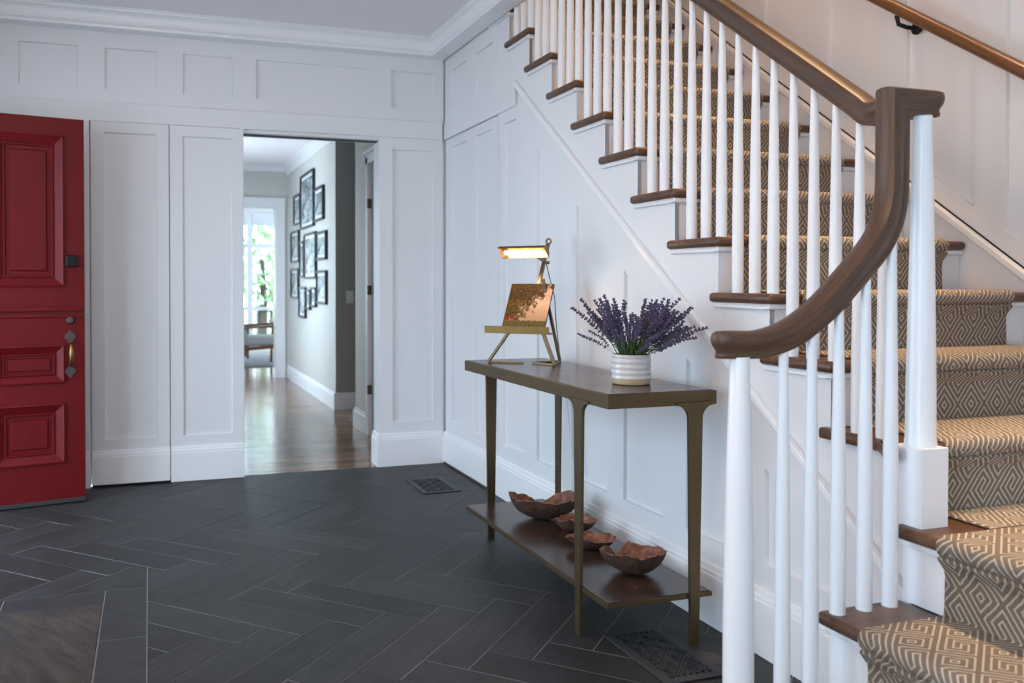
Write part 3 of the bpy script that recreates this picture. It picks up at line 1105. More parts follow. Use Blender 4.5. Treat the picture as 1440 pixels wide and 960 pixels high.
def tree(x, y, hgt, rad, label, seed):
    rnd = random.Random(seed)
    root = thing('garden_tree', label, 'tree', (x, y, -0.2), 0, 'garden trees beyond the sunroom')
    MB().tube([(0, 0, 0), (0.05, 0, hgt * 0.3), (0, 0.05, hgt * 0.6)], [0.12, 0.09, 0.05]).build('trunk', 'bark_out', root, smooth=60)
    mb = MB()
    for _ in range(700):
        a, ph = rnd.uniform(0, 2 * PI), math.acos(rnd.uniform(-1, 1))
        rr = rad * rnd.uniform(0.3, 1) ** 0.5
        c = Vector((rr * math.cos(a) * math.sin(ph), rr * math.sin(a) * math.sin(ph), hgt * 0.62 + rr * 1.15 * math.cos(ph)))
        d1 = Vector((rnd.uniform(-1, 1), rnd.uniform(-1, 1), rnd.uniform(-1, 1))).normalized() * 0.16
        d2 = Vector((rnd.uniform(-1, 1), rnd.uniform(-1, 1), rnd.uniform(-1, 1))).normalized() * 0.09
        mb.add([c - d1, c + d2, c + d1, c - d2], [(0, 1, 2, 3)])
    o = mb.build('foliage', 'leaf_out', root, recalc=False)
    o['kind'] = 'stuff'


tree(0.75, 15.5, 3.4, 1.25, 'loose green tree seen through the right of the sunroom window', 3)
tree(-1.9, 17.0, 3.8, 1.4, 'loose green tree left of the sunroom window view', 5)

# =================================================================== STAIRCASE
stair = thing('staircase', 'white staircase with dark oak treads climbing away from the slate floor', 'staircase', (0, 0, 0))
TT = 0.032
XN = -0.006           # outer face of return nosings
LR = 0.3066
tread_me = None


def half_round_prism(poly, z1, th, name, parent, mat='stair_oak'):
    mb = MB().prism(poly, lambda a, b, d: (a, b, d), z1 - th, z1)
    return mb.build(name, mat, parent, bevel=0.0125, seg=3, smooth=50)


tread_proto = MB().prism([(XN, 0), (W - 0.018, 0), (W - 0.018, t + 0.028), (0.03, t + 0.028), (0.03, LR), (XN, LR)], lambda a, b, d: (a, b, d), -TT, 0).mesh('tread', 'stair_oak', bevel=0.0125, seg=3, smooth=50)
riser_proto = MB().box(0.0185, W - 0.018, 0.030, 0.046, -r + 0.0, -TT).mesh('riser', 'white_paint')
cove = MB().box(0.004, W - 0.018, 0.014, 0.031, -TT - 0.018, -TT)
cove.box(0.004, 0.019, 0.031, LR - 0.012, -TT - 0.018, -TT)
cove_proto = cove.mesh('cove_moulding', 'white_paint', bevel=0.005, seg=2)
for n in range(5, NTOP + 1):
    link('tread', tread_proto, stair, (0, yn(n), n * r))
    link('riser', riser_proto, stair, (0, yn(n), n * r))
    link('cove_moulding', cove_proto, stair, (0, yn(n), n * r))
# fourth tread: notched round the newel
y4 = yn(4)
half_round_prism([(-0.064, y4 - 0.012), (-0.047, y4 - 0.012), (-0.047, -3.555), (0.042, -3.555), (0.042, y4), (W - 0.018, y4), (W - 0.018, y4 + t + 0.028), (0.03, y4 + t + 0.028), (0.03, y4 + LR), (XN, y4 + LR), (XN, y4 + 0.10), (-0.064, y4 + 0.02)], 4 * r, TT, 'tread', stair)
link('riser', riser_proto, stair, (0, y4, 4 * r))
MB().box(0.045, W - 0.018, y4 + 0.014, y4 + 0.031, 4 * r - TT - 0.018, 4 * r - TT).build('cove_moulding', 'white_gloss', stair, bevel=0.005)
# cut string following the steps
pts = [(YE + 0.03, trim(YE + 0.03) - 0.02)]
for n in range(4, 15):
    pts += [(yn(n) + 0.030, (n - 1) * r - 0.03), (yn(n) + 0.030, n * r - TT + 0.004)]
pts += [(-0.86, 14 * r - TT), (-0.86, ZR - 0.01), (-1.10, ZR - 0.01), (-1.12, trim(-1.12) - 0.02)]
pts[1] = (yn(4) + 0.030, 3 * r - 0.12)
MB().prism(pts, XM(0.018), 0, 0.018).build('string', 'white_paint', stair)
# lower flight: landing and two steps descending to the left
X3, X2, X1 = -0.068, -0.292, -0.62
YB, YQ = -3.580, YS + 0.02
half_round_prism([(X3, YB), (X3, YQ), (W - 0.018, YQ), (W - 0.018, yn(4) + 0.029), (0.036, yn(4) + 0.029), (0.036, YB)], 3 * r, TT, 'landing', stair)
half_round_prism([(X2, YB), (X2, YQ), (X3 + 0.03, YQ), (X3 + 0.03, YB)], 2 * r, TT, 'tread', stair)
half_round_prism([(X1, YB), (X1, YQ), (X2 + 0.03, YQ), (X2 + 0.03, YB)], 1 * r, TT, 'tread', stair)
for xx, n in ((X3, 3), (X2, 2), (X1, 1)):
    MB().box(xx + 0.030, xx + 0.048, YQ, YB - 0.012, (n - 1) * r, n * r - TT).build('riser', 'white_gloss', stair)
    MB().box(xx + 0.016, xx + 0.031, YQ, YB - 0.012, n * r - TT - 0.016, n * r - TT).build('cove_moulding', 'white_gloss', stair, bevel=0.004)
MB().prism([(X1 + 0.045, 0), (X1 + 0.045, r - TT), (X2 + 0.045, r - TT), (X2 + 0.045, 2 * r - TT), (X3 + 0.045, 2 * r - TT), (X3 + 0.045, 3 * r - TT), (0.03, 3 * r - TT), (0.03, 0)], YM(YB - 0.012), -0.012, 0.0).build('string', 'white_gloss', stair)
stair_side = MB().prism([(X1 + 0.045, 0), (X1 + 0.045, r - TT), (X2 + 0.045, r - TT), (X2 + 0.045, 2 * r - TT), (X3 + 0.045, 2 * r - TT), (X3 + 0.045, 3 * r - TT), (W - 0.02, 3 * r - TT), (W - 0.02, 0)], YM(YQ), 0.0, 0.02)
stair_side.build('string', 'white_gloss', stair)

# ---------------------------------------------------------------- runner


def runner_path(steps, fwd):
    """steps: list of (nosing coordinate, z). returns outline points (coordinate, z) from the bottom up"""
    out = []
    off = 0.009
    for c, z, zb in steps:
        out.append((c + (0.030 - off) * fwd, zb + off))
        out.append((c + (0.030 - off) * fwd, z - TT - 0.055))
        out.append((c + (0.026 - off) * fwd, z - TT - 0.040))
        out.append((c + (0.013 - off) * fwd, z - TT - 0.024))
        out.append((c + (0.005 - off) * fwd, z - TT - 0.012))
        for k in range(0, 7):
            a = -PI / 2 * 0.72 + k / 6 * (PI * 0.86)
            rad = TT / 2 + off
            out.append((c + (TT / 2 - rad * math.cos(a)) * fwd, z - TT / 2 + rad * math.sin(a)))
    return out


def runner_mesh(path, fn, w0, w1, thick=0.006):
    """path 2D (c, z); fn(w, c, z) -> 3D"""
    mb = MB()
    n = len(path)
    nor = []
    for i in range(n):
        a, b = path[max(i - 1, 0)], path[min(i + 1, n - 1)]
        dx, dz = b[0] - a[0], b[1] - a[1]
        L = math.hypot(dx, dz) or 1
        nor.append((dz / L, -dx / L))
    s = 0.0
    S = [0.0]
    for i in range(1, n):
        s += math.hypot(path[i][0] - path[i - 1][0], path[i][1] - path[i - 1][1])
        S.append(s)
    inner = [(p[0] + q[0] * thick, p[1] + q[1] * thick) for p, q in zip(path, nor)]
    e = 0.004
    ws_ = [w0, w0 + e, w1 - e, w1]
    vs, faces = [], []
    for i in range(n):
        mid = ((path[i][0] * 0.45 + inner[i][0] * 0.55), (path[i][1] * 0.45 + inner[i][1] * 0.55))
        vs += [fn(w0, *mid), fn(w0 + e, *path[i]), fn(w1 - e, *path[i]), fn(w1, *mid), fn(w1, *inner[i]), fn(w0, *inner[i])]
    U = [0, e, w1 - w0 - e, w1 - w0, w1 - w0 + 0.006, -0.006]
    for i in range(n - 1):
        for j in range(6):
            jj = (j + 1) % 6
            faces.append((i * 6 + j, i * 6 + jj, (i + 1) * 6 + jj, (i + 1) * 6 + j))
    mb.add(vs, faces)
    q = 0
    for i in range(n - 1):
        for j in range(6):
            jj = (j + 1) % 6
            mb.uv[q] = [(U[j], S[i]), (U[jj], S[i]), (U[jj], S[i + 1]), (U[j], S[i + 1])]
            q += 1
    mb.f += [tuple(reversed(range(6))), tuple(range((n - 1) * 6, n * 6))]
    return mb


runner = thing('stair_runner', 'taupe wool stair runner with cream diamond maze pattern', 'carpet', (0, 0, 0))
RX0, RX1 = 0.112, 0.992
st = [(yn(n), n * r, (n - 1) * r) for n in range(4, NTOP + 1)]
pth = [(-3.712, 3 * r + 0.009)] + runner_path(st, 1) + [(yn(NTOP) + 0.5, NTOP * r + 0.009)]
runner_mesh(pth, lambda w_, c, z: (w_, c, z), RX0, RX1).build('upper_runner', 'runner_wool', runner, smooth=60)
RY1, RY0 = -3.715, YQ + 0.09
st = [(X1, r, 0.0), (X2, 2 * r, r), (X3, 3 * r, 2 * r)]
pth = runner_path(st, 1) + [(0.992, 3 * r + 0.009)]
runner_mesh(pth, lambda w_, c, z: (c, w_, z), RY0, RY1).build('lower_runner', 'runner_wool', runner, smooth=60)

# ---------------------------------------------------------------- balustrade
rail = thing('stair_railing', 'white baluster railing with dark oak handrail and two newel posts', 'railing', (0, 0, 0))
BXX = 0.026
RZ0 = 1.635                                        # rail centre line height at y=-3.379
rb = lambda y: RZ0 + 0.735 * (y + 3.379)
RAILP = [(-0.021, -0.030), (0.021, -0.030), (0.0225, -0.024), (0.020, -0.019), (0.0215, -0.012), (0.028, -0.002), (0.0315, 0.008), (0.0315, 0.018), (0.0285, 0.026), (0.020, 0.0305), (0.0, 0.0325),
         (-0.020, 0.0305), (-0.0285, 0.026), (-0.0315, 0.018), (-0.0315, 0.008), (-0.028, -0.002), (-0.0215, -0.012), (-0.020, -0.019), (-0.0225, -0.024)]
NX, NY = 0.004, -3.602
ZCAP = 1.588


def smooth_path(P, n=6):
    """Catmull-Rom through P"""
    P = [Vector(p) for p in P]
    out = []
    for i in range(len(P) - 1):
        p0, p1, p2, p3 = P[max(i - 1, 0)], P[i], P[i + 1], P[min(i + 2, len(P) - 1)]
        for k in range(n):
            u = k / n
            out.append(0.5 * ((2 * p1) + (p2 - p0) * u + (2 * p0 - 5 * p1 + 4 * p2 - p3) * u * u + (3 * p1 - p0 - 3 * p2 + p3) * u ** 3))
    out.append(P[-1])
    return out


# upper rail: eases level over the newel
pa = smooth_path([(NX, NY - 0.01, ZCAP), (NX, -3.555, ZCAP + 0.002), (NX + 0.004, -3.50, ZCAP + 0.008), (0.012, -3.44, rb(-3.44) + 0.004), (0.018, -3.38, rb(-3.38)), (BXX - 0.003, -3.2, rb(-3.2)), (BXX, -2.9, rb(-2.9))], 5)
pa += [Vector((BXX, y, rb(y))) for y in (-2.4, -1.8, -1.2, -0.6)]
MB().sweep(pa, RAILP, side=(1, 0, 0)).build('handrail', 'rail_oak', rail, smooth=35)
# gooseneck and lower rail
low = [(-0.567, 1.012), (-0.54, 1.0115), (-0.486, 1.011), (-0.443, 1.018), (-0.397, 1.032), (-0.353, 1.055), (-0.313, 1.081), (-0.272, 1.113), (-0.23, 1.152), (-0.188, 1.192), (-0.150, 1.230), (-0.120, 1.270), (-0.101, 1.313), (-0.091, 1.365), (-0.089, 1.421)]
lp = smooth_path([(a, NY, b) for a, b in low], 4)
lp += [Vector((-0.089, NY, ZCAP)), Vector((0.026, NY, ZCAP))]
gm = MB().sweep(lp, RAILP, side=(0, -1, 0))
HALF = [p for p in RAILP if p[0] >= 0]          # moulding returned round both free ends
for cx_, cz_ in ((-0.567, 1.012), (0.026, ZCAP)):
    gm.lathe([(max(a, 0.0005), b) for a, b in HALF], (cx_, NY, cz_), 28)
gm.build('handrail', 'rail_oak', rail, smooth=35)


RB = [(-0.60, 0.983), (-0.415, 0.985), (-0.398, 0.988), (-0.335, 1.014), (-0.253, 1.085), (-0.177, 1.158), (-0.101, 1.255), (-0.05, 1.33)]


def rail_bottom(x):
    for (a, za), (b, zb) in zip(RB, RB[1:]):
        if a <= x <= b:
            return za + (zb - za) * (x - a) / (b - a) + 0.012


BAL = MB().lathe([(0.0182, 0), (0.0182, 0.02), (0.0184, 0.12), (0.0180, 0.25), (0.0165, 0.45), (0.0140, 0.68), (0.0112, 0.90), (0.0104, 1.0)], n=16).mesh('baluster', 'white_gloss', smooth=50)
for n in range(4, NTOP + 1):
    for o_ in (0.025, 0.109, 0.193):
        y = yn(n) + o_
        if y < -3.50:
            continue
        z0, z1 = n * r - 0.001, rb(y) - 0.030
        b = link('baluster', BAL, rail, (BXX, y, z0))
        b.scale.z = z1 - z0
for x, n in ((-0.415, 1), (-0.335, 1), (-0.257, 2), (-0.178, 2), (-0.100, 2)):
    z0 = n * r - 0.001
    b = link('baluster', BAL, rail, (x, -3.612, z0))
    b.scale.z = rail_bottom(x) - (0.012 if x > -0.12 else 0.0) - z0
nw = MB().box(NX - 0.0425, NX + 0.0425, NY - 0.0425, NY + 0.0425, 3 * r - 0.002, 0.752)
nb = nw.build('newel_block', 'white_gloss', rail, bevel=0.002)
MB().lathe([(0.036, 0.752), (0.036, 0.765), (0.0345, 0.77), (0.0335, 0.90), (0.030, 1.1), (0.0255, 1.35), (0.0215, 1.5), (0.0212, 1.562)], (NX, NY, 0), 24).build('newel_post', 'white_gloss', rail, smooth=40)
MB().lathe([(0.034, r - 0.001), (0.034, 0.35), (0.0325, 0.55), (0.028, 0.75), (0.0225, 0.93), (0.0215, 0.985)], (-0.535, -3.612, 0), 24).build('newel_post', 'white_gloss', rail, smooth=40)

# ---------------------------------------------------------------- wall handrail
whr = thing('wall_handrail', 'round brown wooden handrail on black brackets along the stair wall', 'handrail', (0, 0, 0))
hz = lambda y: 1.868 + 0.708 * (y + 3.08)
HPF = [(0.024 * math.cos(2 * PI * k / 14), 0.024 * math.sin(2 * PI * k / 14)) for k in range(14)]
MB().sweep([(W - 0.08, y, hz(y)) for y in (-3.95, -3.5, -3.0, -2.5, -2.0, -1.2, -0.5)], HPF, side=(1, 0, 0)).build('rail', 'wall_rail_oak', whr, smooth=50)
for y in (-2.56, -1.35, -3.77):
    z = hz(y)
    br = MB()
    br.tube([(W - 0.002, y - 0.02, z - 0.075), (W - 0.05, y - 0.02, z - 0.078), (W - 0.075, y, z - 0.062), (W - 0.08, y + 0.005, z - 0.026)], 0.0085, 10)
    b = br.build('bracket', 'black_metal', whr, smooth=60)
    rs = MB().lathe([(0.026, 0), (0.026, 0.006), (0.018, 0.012), (0.001, 0.013)], n=20)
    rs.v = [(W - z_, y - 0.02 + x_, z - 0.075 + y_) for x_, y_, z_ in rs.v]
    rs.build('rosette', 'black_metal', b, smooth=40)

# =================================================================== RED DUTCH DOOR
DA = 0.2
door = thing('dutch_door', 'red panelled Dutch door standing open with brass handle', 'door', (-2.118, -0.351, 0), PI + DA)
# local: +x runs from latch edge to hinge, visible face towards local +y (towards the room after rotation)
DW, DZ0, DZ1, DT = 0.93, 0.022, 2.008, 0.044


def leaf(name, z0, z1, holes):
    fn = lambda a, b, d: (a, -d, b)
    mb = MB()
    o = None
    loops = [rect(0, DW, z0, z1)] + holes
    tri = tessellate_polygon([[Vector((a, b, 0)) for a, b in lp] for lp in loops])
    ptsl = [p for lp in loops for p in lp]
    mb.add([fn(a, b, 0) for a, b in ptsl], [tuple(q) for q in tri])
    ou = loops[0]
    mb.add([fn(a, b, 0) for a, b in ou] + [fn(a, b, DT) for a, b in ou], [(i, (i + 1) % 4, (i + 1) % 4 + 4, i + 4) for i in range(4)] + [(4, 5, 6, 7)])
    for hh in holes:
        mb.add([fn(a, b, 0) for a, b in hh] + [fn(a, b, 0.016) for a, b in hh], [(i, (i + 1) % 4, (i + 1) % 4 + 4, i + 4) for i in range(4)])
    o = mb.build(name, 'red_door_paint', door)
    for hh in holes:
        a0, a1 = min(p[0] for p in hh), max(p[0] for p in hh)
        b0, b1 = min(p[1] for p in hh), max(p[1] for p in hh)
        pm = MB()
        # raised bolection ring, wide sloping cove, bead, raised field
        rings = [(0.0, 0.016), (0.0, -0.010), (0.006, -0.012), (0.010, -0.008), (0.046, 0.010), (0.050, 0.004), (0.056, 0.004), (0.060, 0.014), (0.078, 0.014), (0.084, 0.006)]
        if b1 - b0 < 0.25:
            rings = [(0.0, 0.016), (0.0, -0.010), (0.006, -0.012), (0.010, -0.008), (0.040, 0.010), (0.044, 0.004), (0.049, 0.004), (0.052, 0.014), (0.064, 0.014), (0.069, 0.006)]
        vs = []
        for ins, dd in rings:
            vs += [fn(a, b, dd) for a, b in rect(a0 + ins, a1 - ins, b0 + ins, b1 - ins)]
        fs = []
        for k in range(len(rings) - 1):
            fs += [(k * 4 + i, k * 4 + (i + 1) % 4, (k + 1) * 4 + (i + 1) % 4, (k + 1) * 4 + i) for i in range(4)]
        kk = (len(rings) - 1) * 4
        fs.append((kk, kk + 1, kk + 2, kk + 3))
        pm.add(vs, fs)
        pm.build('panel', 'red_door_paint', o)
    return o


SPL = 1.000
cols = ((0.100, 0.432), (0.498, 0.830))
top_leaf = leaf('upper_leaf', SPL + 0.0012, DZ1, [rect(a, b, 1.134, 1.914) for a, b in cols])
low_leaf = leaf('lower_leaf', DZ0, SPL - 0.0012, [rect(a, b, 0.633, 0.830) for a, b in cols] + [rect(a, b, 0.216, 0.527) for a, b in cols])
MB().box(0.006, DW, 0.0, 0.012, SPL + 0.006, SPL + 0.030).build('ledge_moulding', 'red_door_paint', top_leaf, bevel=0.004)
MB().box(0.006, DW, 0.0, 0.008, SPL - 0.026, SPL - 0.006).build('ledge_moulding', 'red_door_paint', low_leaf, bevel=0.003)
MB().box(0.0, DW, -DT, 0.012, 0.006, 0.026).build('door_sweep', 'weather_strip', low_leaf, bevel=0.002)
lb = MB().box(0.034, 0.090, 0.0, 0.022, 1.238, 1.296)
lb.box(0.074, 0.094, 0.0, 0.014, 1.236, 1.298)
lb.build('rim_latch', 'black_metal', top_leaf, bevel=0.004)


def disc_y(prof, c, n=20):
    mb = MB().lathe(prof, n=n)
    mb.v = [(c[0] + x, c[1] + z, c[2] + y) for x, y, z in mb.v]
    return mb


disc_y([(0.021, 0), (0.021, 0.006), (0.016, 0.012), (0.010, 0.013), (0.010, 0.019), (0.001, 0.019)], (0.072, 0, 0.957)).build('deadbolt', 'dull_pewter', low_leaf, smooth=40)
hd = MB()
for zc, s in ((0.868, 1), (0.694, -1)):
    pl = [(0.072 + a, zc + b * s) for a, b in ((0, 0.040), (0.011, 0.026), (0.026, 0.010), (0.028, 0.0), (0.020, -0.010), (0.009, -0.020), (0.0, -0.032), (-0.009, -0.020), (-0.020, -0.010), (-0.028, 0.0), (-0.026, 0.010), (-0.011, 0.026))]
    MB().prism(pl, lambda a, b, d: (a, d, b), 0.0, 0.005).build('handle_plate', 'dull_pewter', low_leaf, bevel=0.001)
grip = [(0.072, 0.004, 0.838), (0.072, 0.030, 0.834), (0.072, 0.045, 0.818), (0.072, 0.048, 0.79), (0.072, 0.046, 0.76), (0.072, 0.036, 0.735), (0.072, 0.016, 0.722), (0.072, 0.004, 0.720)]
MB().tube(smooth_path(grip, 4), [0.0055] * 4 + [0.006] * 4 + [0.0075, 0.009, 0.0105, 0.0115] + [0.0122, 0.0122, 0.0115, 0.011] + [0.010, 0.009, 0.008, 0.007] + [0.006] * 4 + [0.0055] * 5, 12).build('handle_grip', 'brass', low_leaf, smooth=60)
MB().box(0.058, 0.086, 0.003, 0.034, 0.842, 0.848).build('thumb_latch', 'brass', low_leaf, bevel=0.002)

# =================================================================== CONSOLE TABLE
table = thing('console_table', 'narrow bronze console table with dark top and lower shelf', 'table', (0, 0, 0))
TX0, TX1, TY0, TY1, TZ = -0.462, -0.068, -2.900, -1.640, 0.808
ap = MB()
ta = 0.004
rim = MB()
rim.box(TX0, TX0 + ta * 2, TY0, TY1, TZ - 0.044, TZ)
rim.box(TX1 - ta * 2, TX1, TY0, TY1, TZ - 0.044, TZ)
rim.box(TX0 + ta * 2, TX1 - ta * 2, TY0, TY0 + ta * 2, TZ - 0.044, TZ)
rim.box(TX0 + ta * 2, TX1 - ta * 2, TY1 - ta * 2, TY1, TZ - 0.044, TZ)
rim.build('apron', 'bronze_frame', table, bevel=0.0015)
MB().box(TX0 + 0.008, TX1 - 0.008, TY0 + 0.008, TY1 - 0.008, TZ - 0.016, TZ + 0.0015).build('table_top', 'dark_bronze_top', table, bevel=0.001)
SZ = 0.163
sh = MB()
sh.box(TX0 + 0.002, TX1 - 0.010, TY0 + 0.006, TY1 - 0.006, SZ - 0.018, SZ - 0.003)
sh.build('shelf_frame', 'bronze_frame', table, bevel=0.0015)
MB().box(TX0 + 0.006, TX1 - 0.014, TY0 + 0.010, TY1 - 0.010, SZ - 0.004, SZ).build('shelf', 'dark_bronze_top', table, bevel=0.001)


def leg_poly(c, w1=0.052, w0=0.031, zt=TZ - 0.044, R_=0.042):
    """outline of a flat tapering leg that flares in a fillet under the apron"""
    L, Rr = [], []
    z1 = zt - R_
    for k in range(7):
        a = k / 6 * PI / 2
        L.append((c - w1 / 2 - R_ * (1 - math.cos(a)), z1 + R_ * math.sin(a)))
        Rr.append((c + w1 / 2 + R_ * (1 - math.cos(a)), z1 + R_ * math.sin(a)))
    return [(c - w0 / 2, 0.0), (c + w0 / 2, 0.0)] + Rr + [(c + w1 / 2 + R_, zt + 0.01), (c - w1 / 2 - R_, zt + 0.01)] + L[::-1]


lt = 0.012
MB().prism(leg_poly(-0.150), lambda a, b, d: (a, TY0 - lt / 2 + d, b), 0, lt).build('leg', 'bronze_frame', table, bevel=0.0012)
MB().prism(leg_poly(-0.335), lambda a, b, d: (a, TY1 - lt / 2 + d, b), 0, lt).build('leg', 'bronze_frame', table, bevel=0.0012)
MB().prism(leg_poly(-2.715), lambda a, b, d: (TX0 - lt / 2 + d, a, b), 0, lt).build('leg', 'bronze_frame', table, bevel=0.0012)
MB().prism(leg_poly(-1.775), lambda a, b, d: (TX1 - lt / 2 + d, a, b), 0, lt).build('leg', 'bronze_frame', table, bevel=0.0012)
# lamp cord hanging down behind the table
cord = MB().tube(smooth_path([(-0.052, -1.80, 0.80), (-0.046, -1.82, 0.62), (-0.035, -1.84, 0.40), (-0.034, -1.87, 0.24), (-0.040, -1.92, 0.12), (-0.045, -1.98, 0.006), (-0.045, -2.10, 0.005)], 5), 0.003, 6).build('lamp_cord', 'white_cord', None, smooth=60)
tag(cord, 'thin pale lamp cord hanging down the wall behind the console table', 'cord')

# =================================================================== EASEL LAMP
ev, nv = Vector((0.67, -0.742, 0)), Vector((-0.742, -0.67, 0))
ez = thing('easel_lamp', 'brass easel with lit picture lamp standing on the console table', 'lamp', (-0.306, -1.905, TZ + 0.0015))
LZ = lambda s, b, z: tuple(ev * s + nv * b + Vector((0, 0, z)))          # z above the table top


def ebar(name, p, q, wd, ht, mat='old_brass', up=(0, 0, 1), bv=0.0015):
    return MB().bar(LZ(*p), LZ(*q), wd, ht, up).build(name, mat, ez, bevel=bv)


upn = tuple(nv)
zl = 0.130                      # underside of the ledge
ebar('leg', (-0.155, 0.0, 0.004), (-0.062, -0.005, zl), 0.013, 0.013, up=upn)
ebar('leg', (0.150, 0.0, 0.004), (0.098, -0.005, zl), 0.015, 0.013, up=upn)
ebar('back_leg', (0.105, -0.175, 0.004), (0.05, -0.115, 0.36), 0.013, 0.011, up=upn)
ebar('foot_bar', (-0.155, -0.002, 0.004), (-0.005, -0.035, 0.004), 0.010, 0.008)
ebar('foot_bar', (0.150, 0.0, 0.004), (0.030, -0.05, 0.004), 0.010, 0.008)
ebar('foot_bar', (0.030, -0.05, 0.004), (0.105, -0.175, 0.004), 0.010, 0.008)
ebar('foot_bar', (0.150, 0.0, 0.004), (0.105, -0.175, 0.004), 0.010, 0.008)
MB().prism([(-0.164, 0.129), (0.131, 0.129), (0.131, 0.160), (-0.164, 0.160)], lambda a, b, d: LZ(a, d, b), 0.012, 0.018).build('ledge_lip', 'gold_gilt', ez, bevel=0.001)
MB().prism([(-0.164, 0.129), (0.131, 0.129), (0.131, 0.135), (-0.164, 0.135)], lambda a, b, d: LZ(a, d, b), -0.030, 0.012).build('ledge', 'old_brass', ez)
LEAN = 0.58
PB = lambda z: -0.018 - LEAN * (z - 0.135)
post = ebar('post', (0.018, PB(0.135) - 0.012, 0.135), (0.018, PB(0.515) - 0.012, 0.515), 0.016, 0.012, up=upn)
ring = MB()
cR = Vector(LZ(0.018, PB(0.528) - 0.012, 0.528))
rp = [cR + ev * 0.011 * math.cos(a) + Vector((0, 0, 1)) * 0.011 * math.sin(a) for a in [2 * PI * k / 16 for k in range(17)]]
ring.tube(rp, 0.0045, 8)
ring.build('ring', 'old_brass', post, smooth=60)
# picture resting on the ledge
pw, ph_ = 0.197, 0.236
B0 = Vector(LZ(-0.103, -0.014, 0.1355))
pu = ev
pv = (nv * -LEAN + Vector((0, 0, 1))).normalized()
pn = pu.cross(pv).normalized()
if pn.dot(nv) < 0:
    pn = -pn
pb = MB()
vs = [B0 + pu * a * pw + pv * b * ph_ + pn * d for d in (0, -0.010) for a, b in ((0, 0), (1, 0), (1, 1), (0, 1))]
pb.add(vs, [(4, 7, 6, 5), (0, 4, 5, 1), (1, 5, 6, 2), (2, 6, 7, 3), (3, 7, 4, 0)], 0)
pb.add(vs[:4], [(0, 1, 2, 3)], 1)
pb.uv[5] = [(0, 0), (1, 0), (1, 1), (0, 1)]
off_ = Vector((-0.306, -1.905, TZ + 0.0015))
pic = link('landscape_picture', pb.mesh('landscape_picture', ['canvas_edge', 'landscape_print'], recalc=False), None, off_)
tag(pic, 'small sunset tree landscape picture resting on the brass easel', 'picture')
# lamp head: trough shade open down and to the front
hc_ = Vector(LZ(-0.012, -0.045, 0.470))
od = (nv * 0.62 - Vector((0, 0, 1)) * 0.78).normalized()
sd_ = ev.cross(od).normalized()
Lh = 0.105
prof = []
for k in range(13):
    a = -PI * 0.5 + PI * k / 12
    prof.append((sd_ * math.sin(a) * 0.034 - od * math.cos(a) * 0.028))
mb = MB()
mb.add([hc_ + ev * s + p for s in (-Lh, Lh) for p in prof] + [hc_ + ev * s + p * 0.93 for s in (-Lh, Lh) for p in prof],
       [(i, i + 1, 13 + i + 1, 13 + i) for i in range(12)] + [(26 + i, 39 + i, 39 + i + 1, 26 + i + 1) for i in range(12)] + [(0, 13, 39, 26), (12, 38, 51, 25)])
mb.build('shade', 'old_brass', ez, recalc=True, smooth=40)
for s in (-Lh, Lh):
    cap = MB()
    cap.add([hc_ + ev * s + p for p in prof] + [hc_ + ev * (s + (0.002 if s > 0 else -0.002)) + p for p in prof],
            [tuple(range(13)), tuple(reversed(range(13, 26)))] + [(i, (i + 1) % 13, (i + 1) % 13 + 13, i + 13) for i in range(13)])
    cap.build('shade_end', 'old_brass', ez)
MB().tube([hc_ + ev * -0.085 - od * 0.003, hc_ + ev * 0.085 - od * 0.003], 0.0085, 12).build('bulb', 'bulb_glow', ez, smooth=60)
ebar('lamp_arm', (0.02, PB(0.43) - 0.004, 0.440), (0.02, -0.055, 0.470), 0.010, 0.010)
kn = Vector(LZ(0.03, PB(0.43) - 0.012, 0.432))
MB().tube([kn, kn + ev * 0.014], 0.007, 12).build('knob', 'old_brass', ez, smooth=40)
ccr = MB().tube(smooth_path([LZ(0.03, -0.20, 0.43), LZ(0.045, -0.20, 0.37), LZ(0.075, -0.185, 0.28), LZ(0.09, -0.17, 0.16), LZ(0.10, -0.18, 0.05), LZ(0.095, -0.20, 0.006)], 4), 0.002, 6)
ccr.build('flex', 'black_cord', ez, smooth=60)

# =================================================================== LAVENDER
PC = Vector((-0.241, -2.668, TZ + 0.0015))
lav = thing('potted_lavender', 'purple lavender in ribbed white ceramic pot on the console table', 'plant', PC)
pf = [(0.030, 0.0), (0.058, 0.0), (0.063, 0.003), (0.0655, 0.012), (0.0658, 0.022)]
MB().lathe(pf, n=40).build('pot_foot', 'bare_ceramic', lav, smooth=40)
gl = [(0.0655, 0.0215)]
for k in range(25):
    z = 0.022 + k * 0.0031
    rad = 0.066 + 0.0011 * math.cos(k * 2 * PI / 6.0) - (0.0015 if k > 20 else 0)
    gl.append((rad, z))
gl += [(0.0635, 0.1005), (0.0605, 0.1015), (0.058, 0.099), (0.057, 0.07), (0.0565, 0.03)]
MB().lathe(gl, n=40, close=False).build('pot', 'glazed_ceramic', lav, smooth=50)
MB().lathe([(0.0568, 0.070), (0.0568, 0.074), (0.001, 0.076)], n=20).build('soil', 'dark_box', lav)


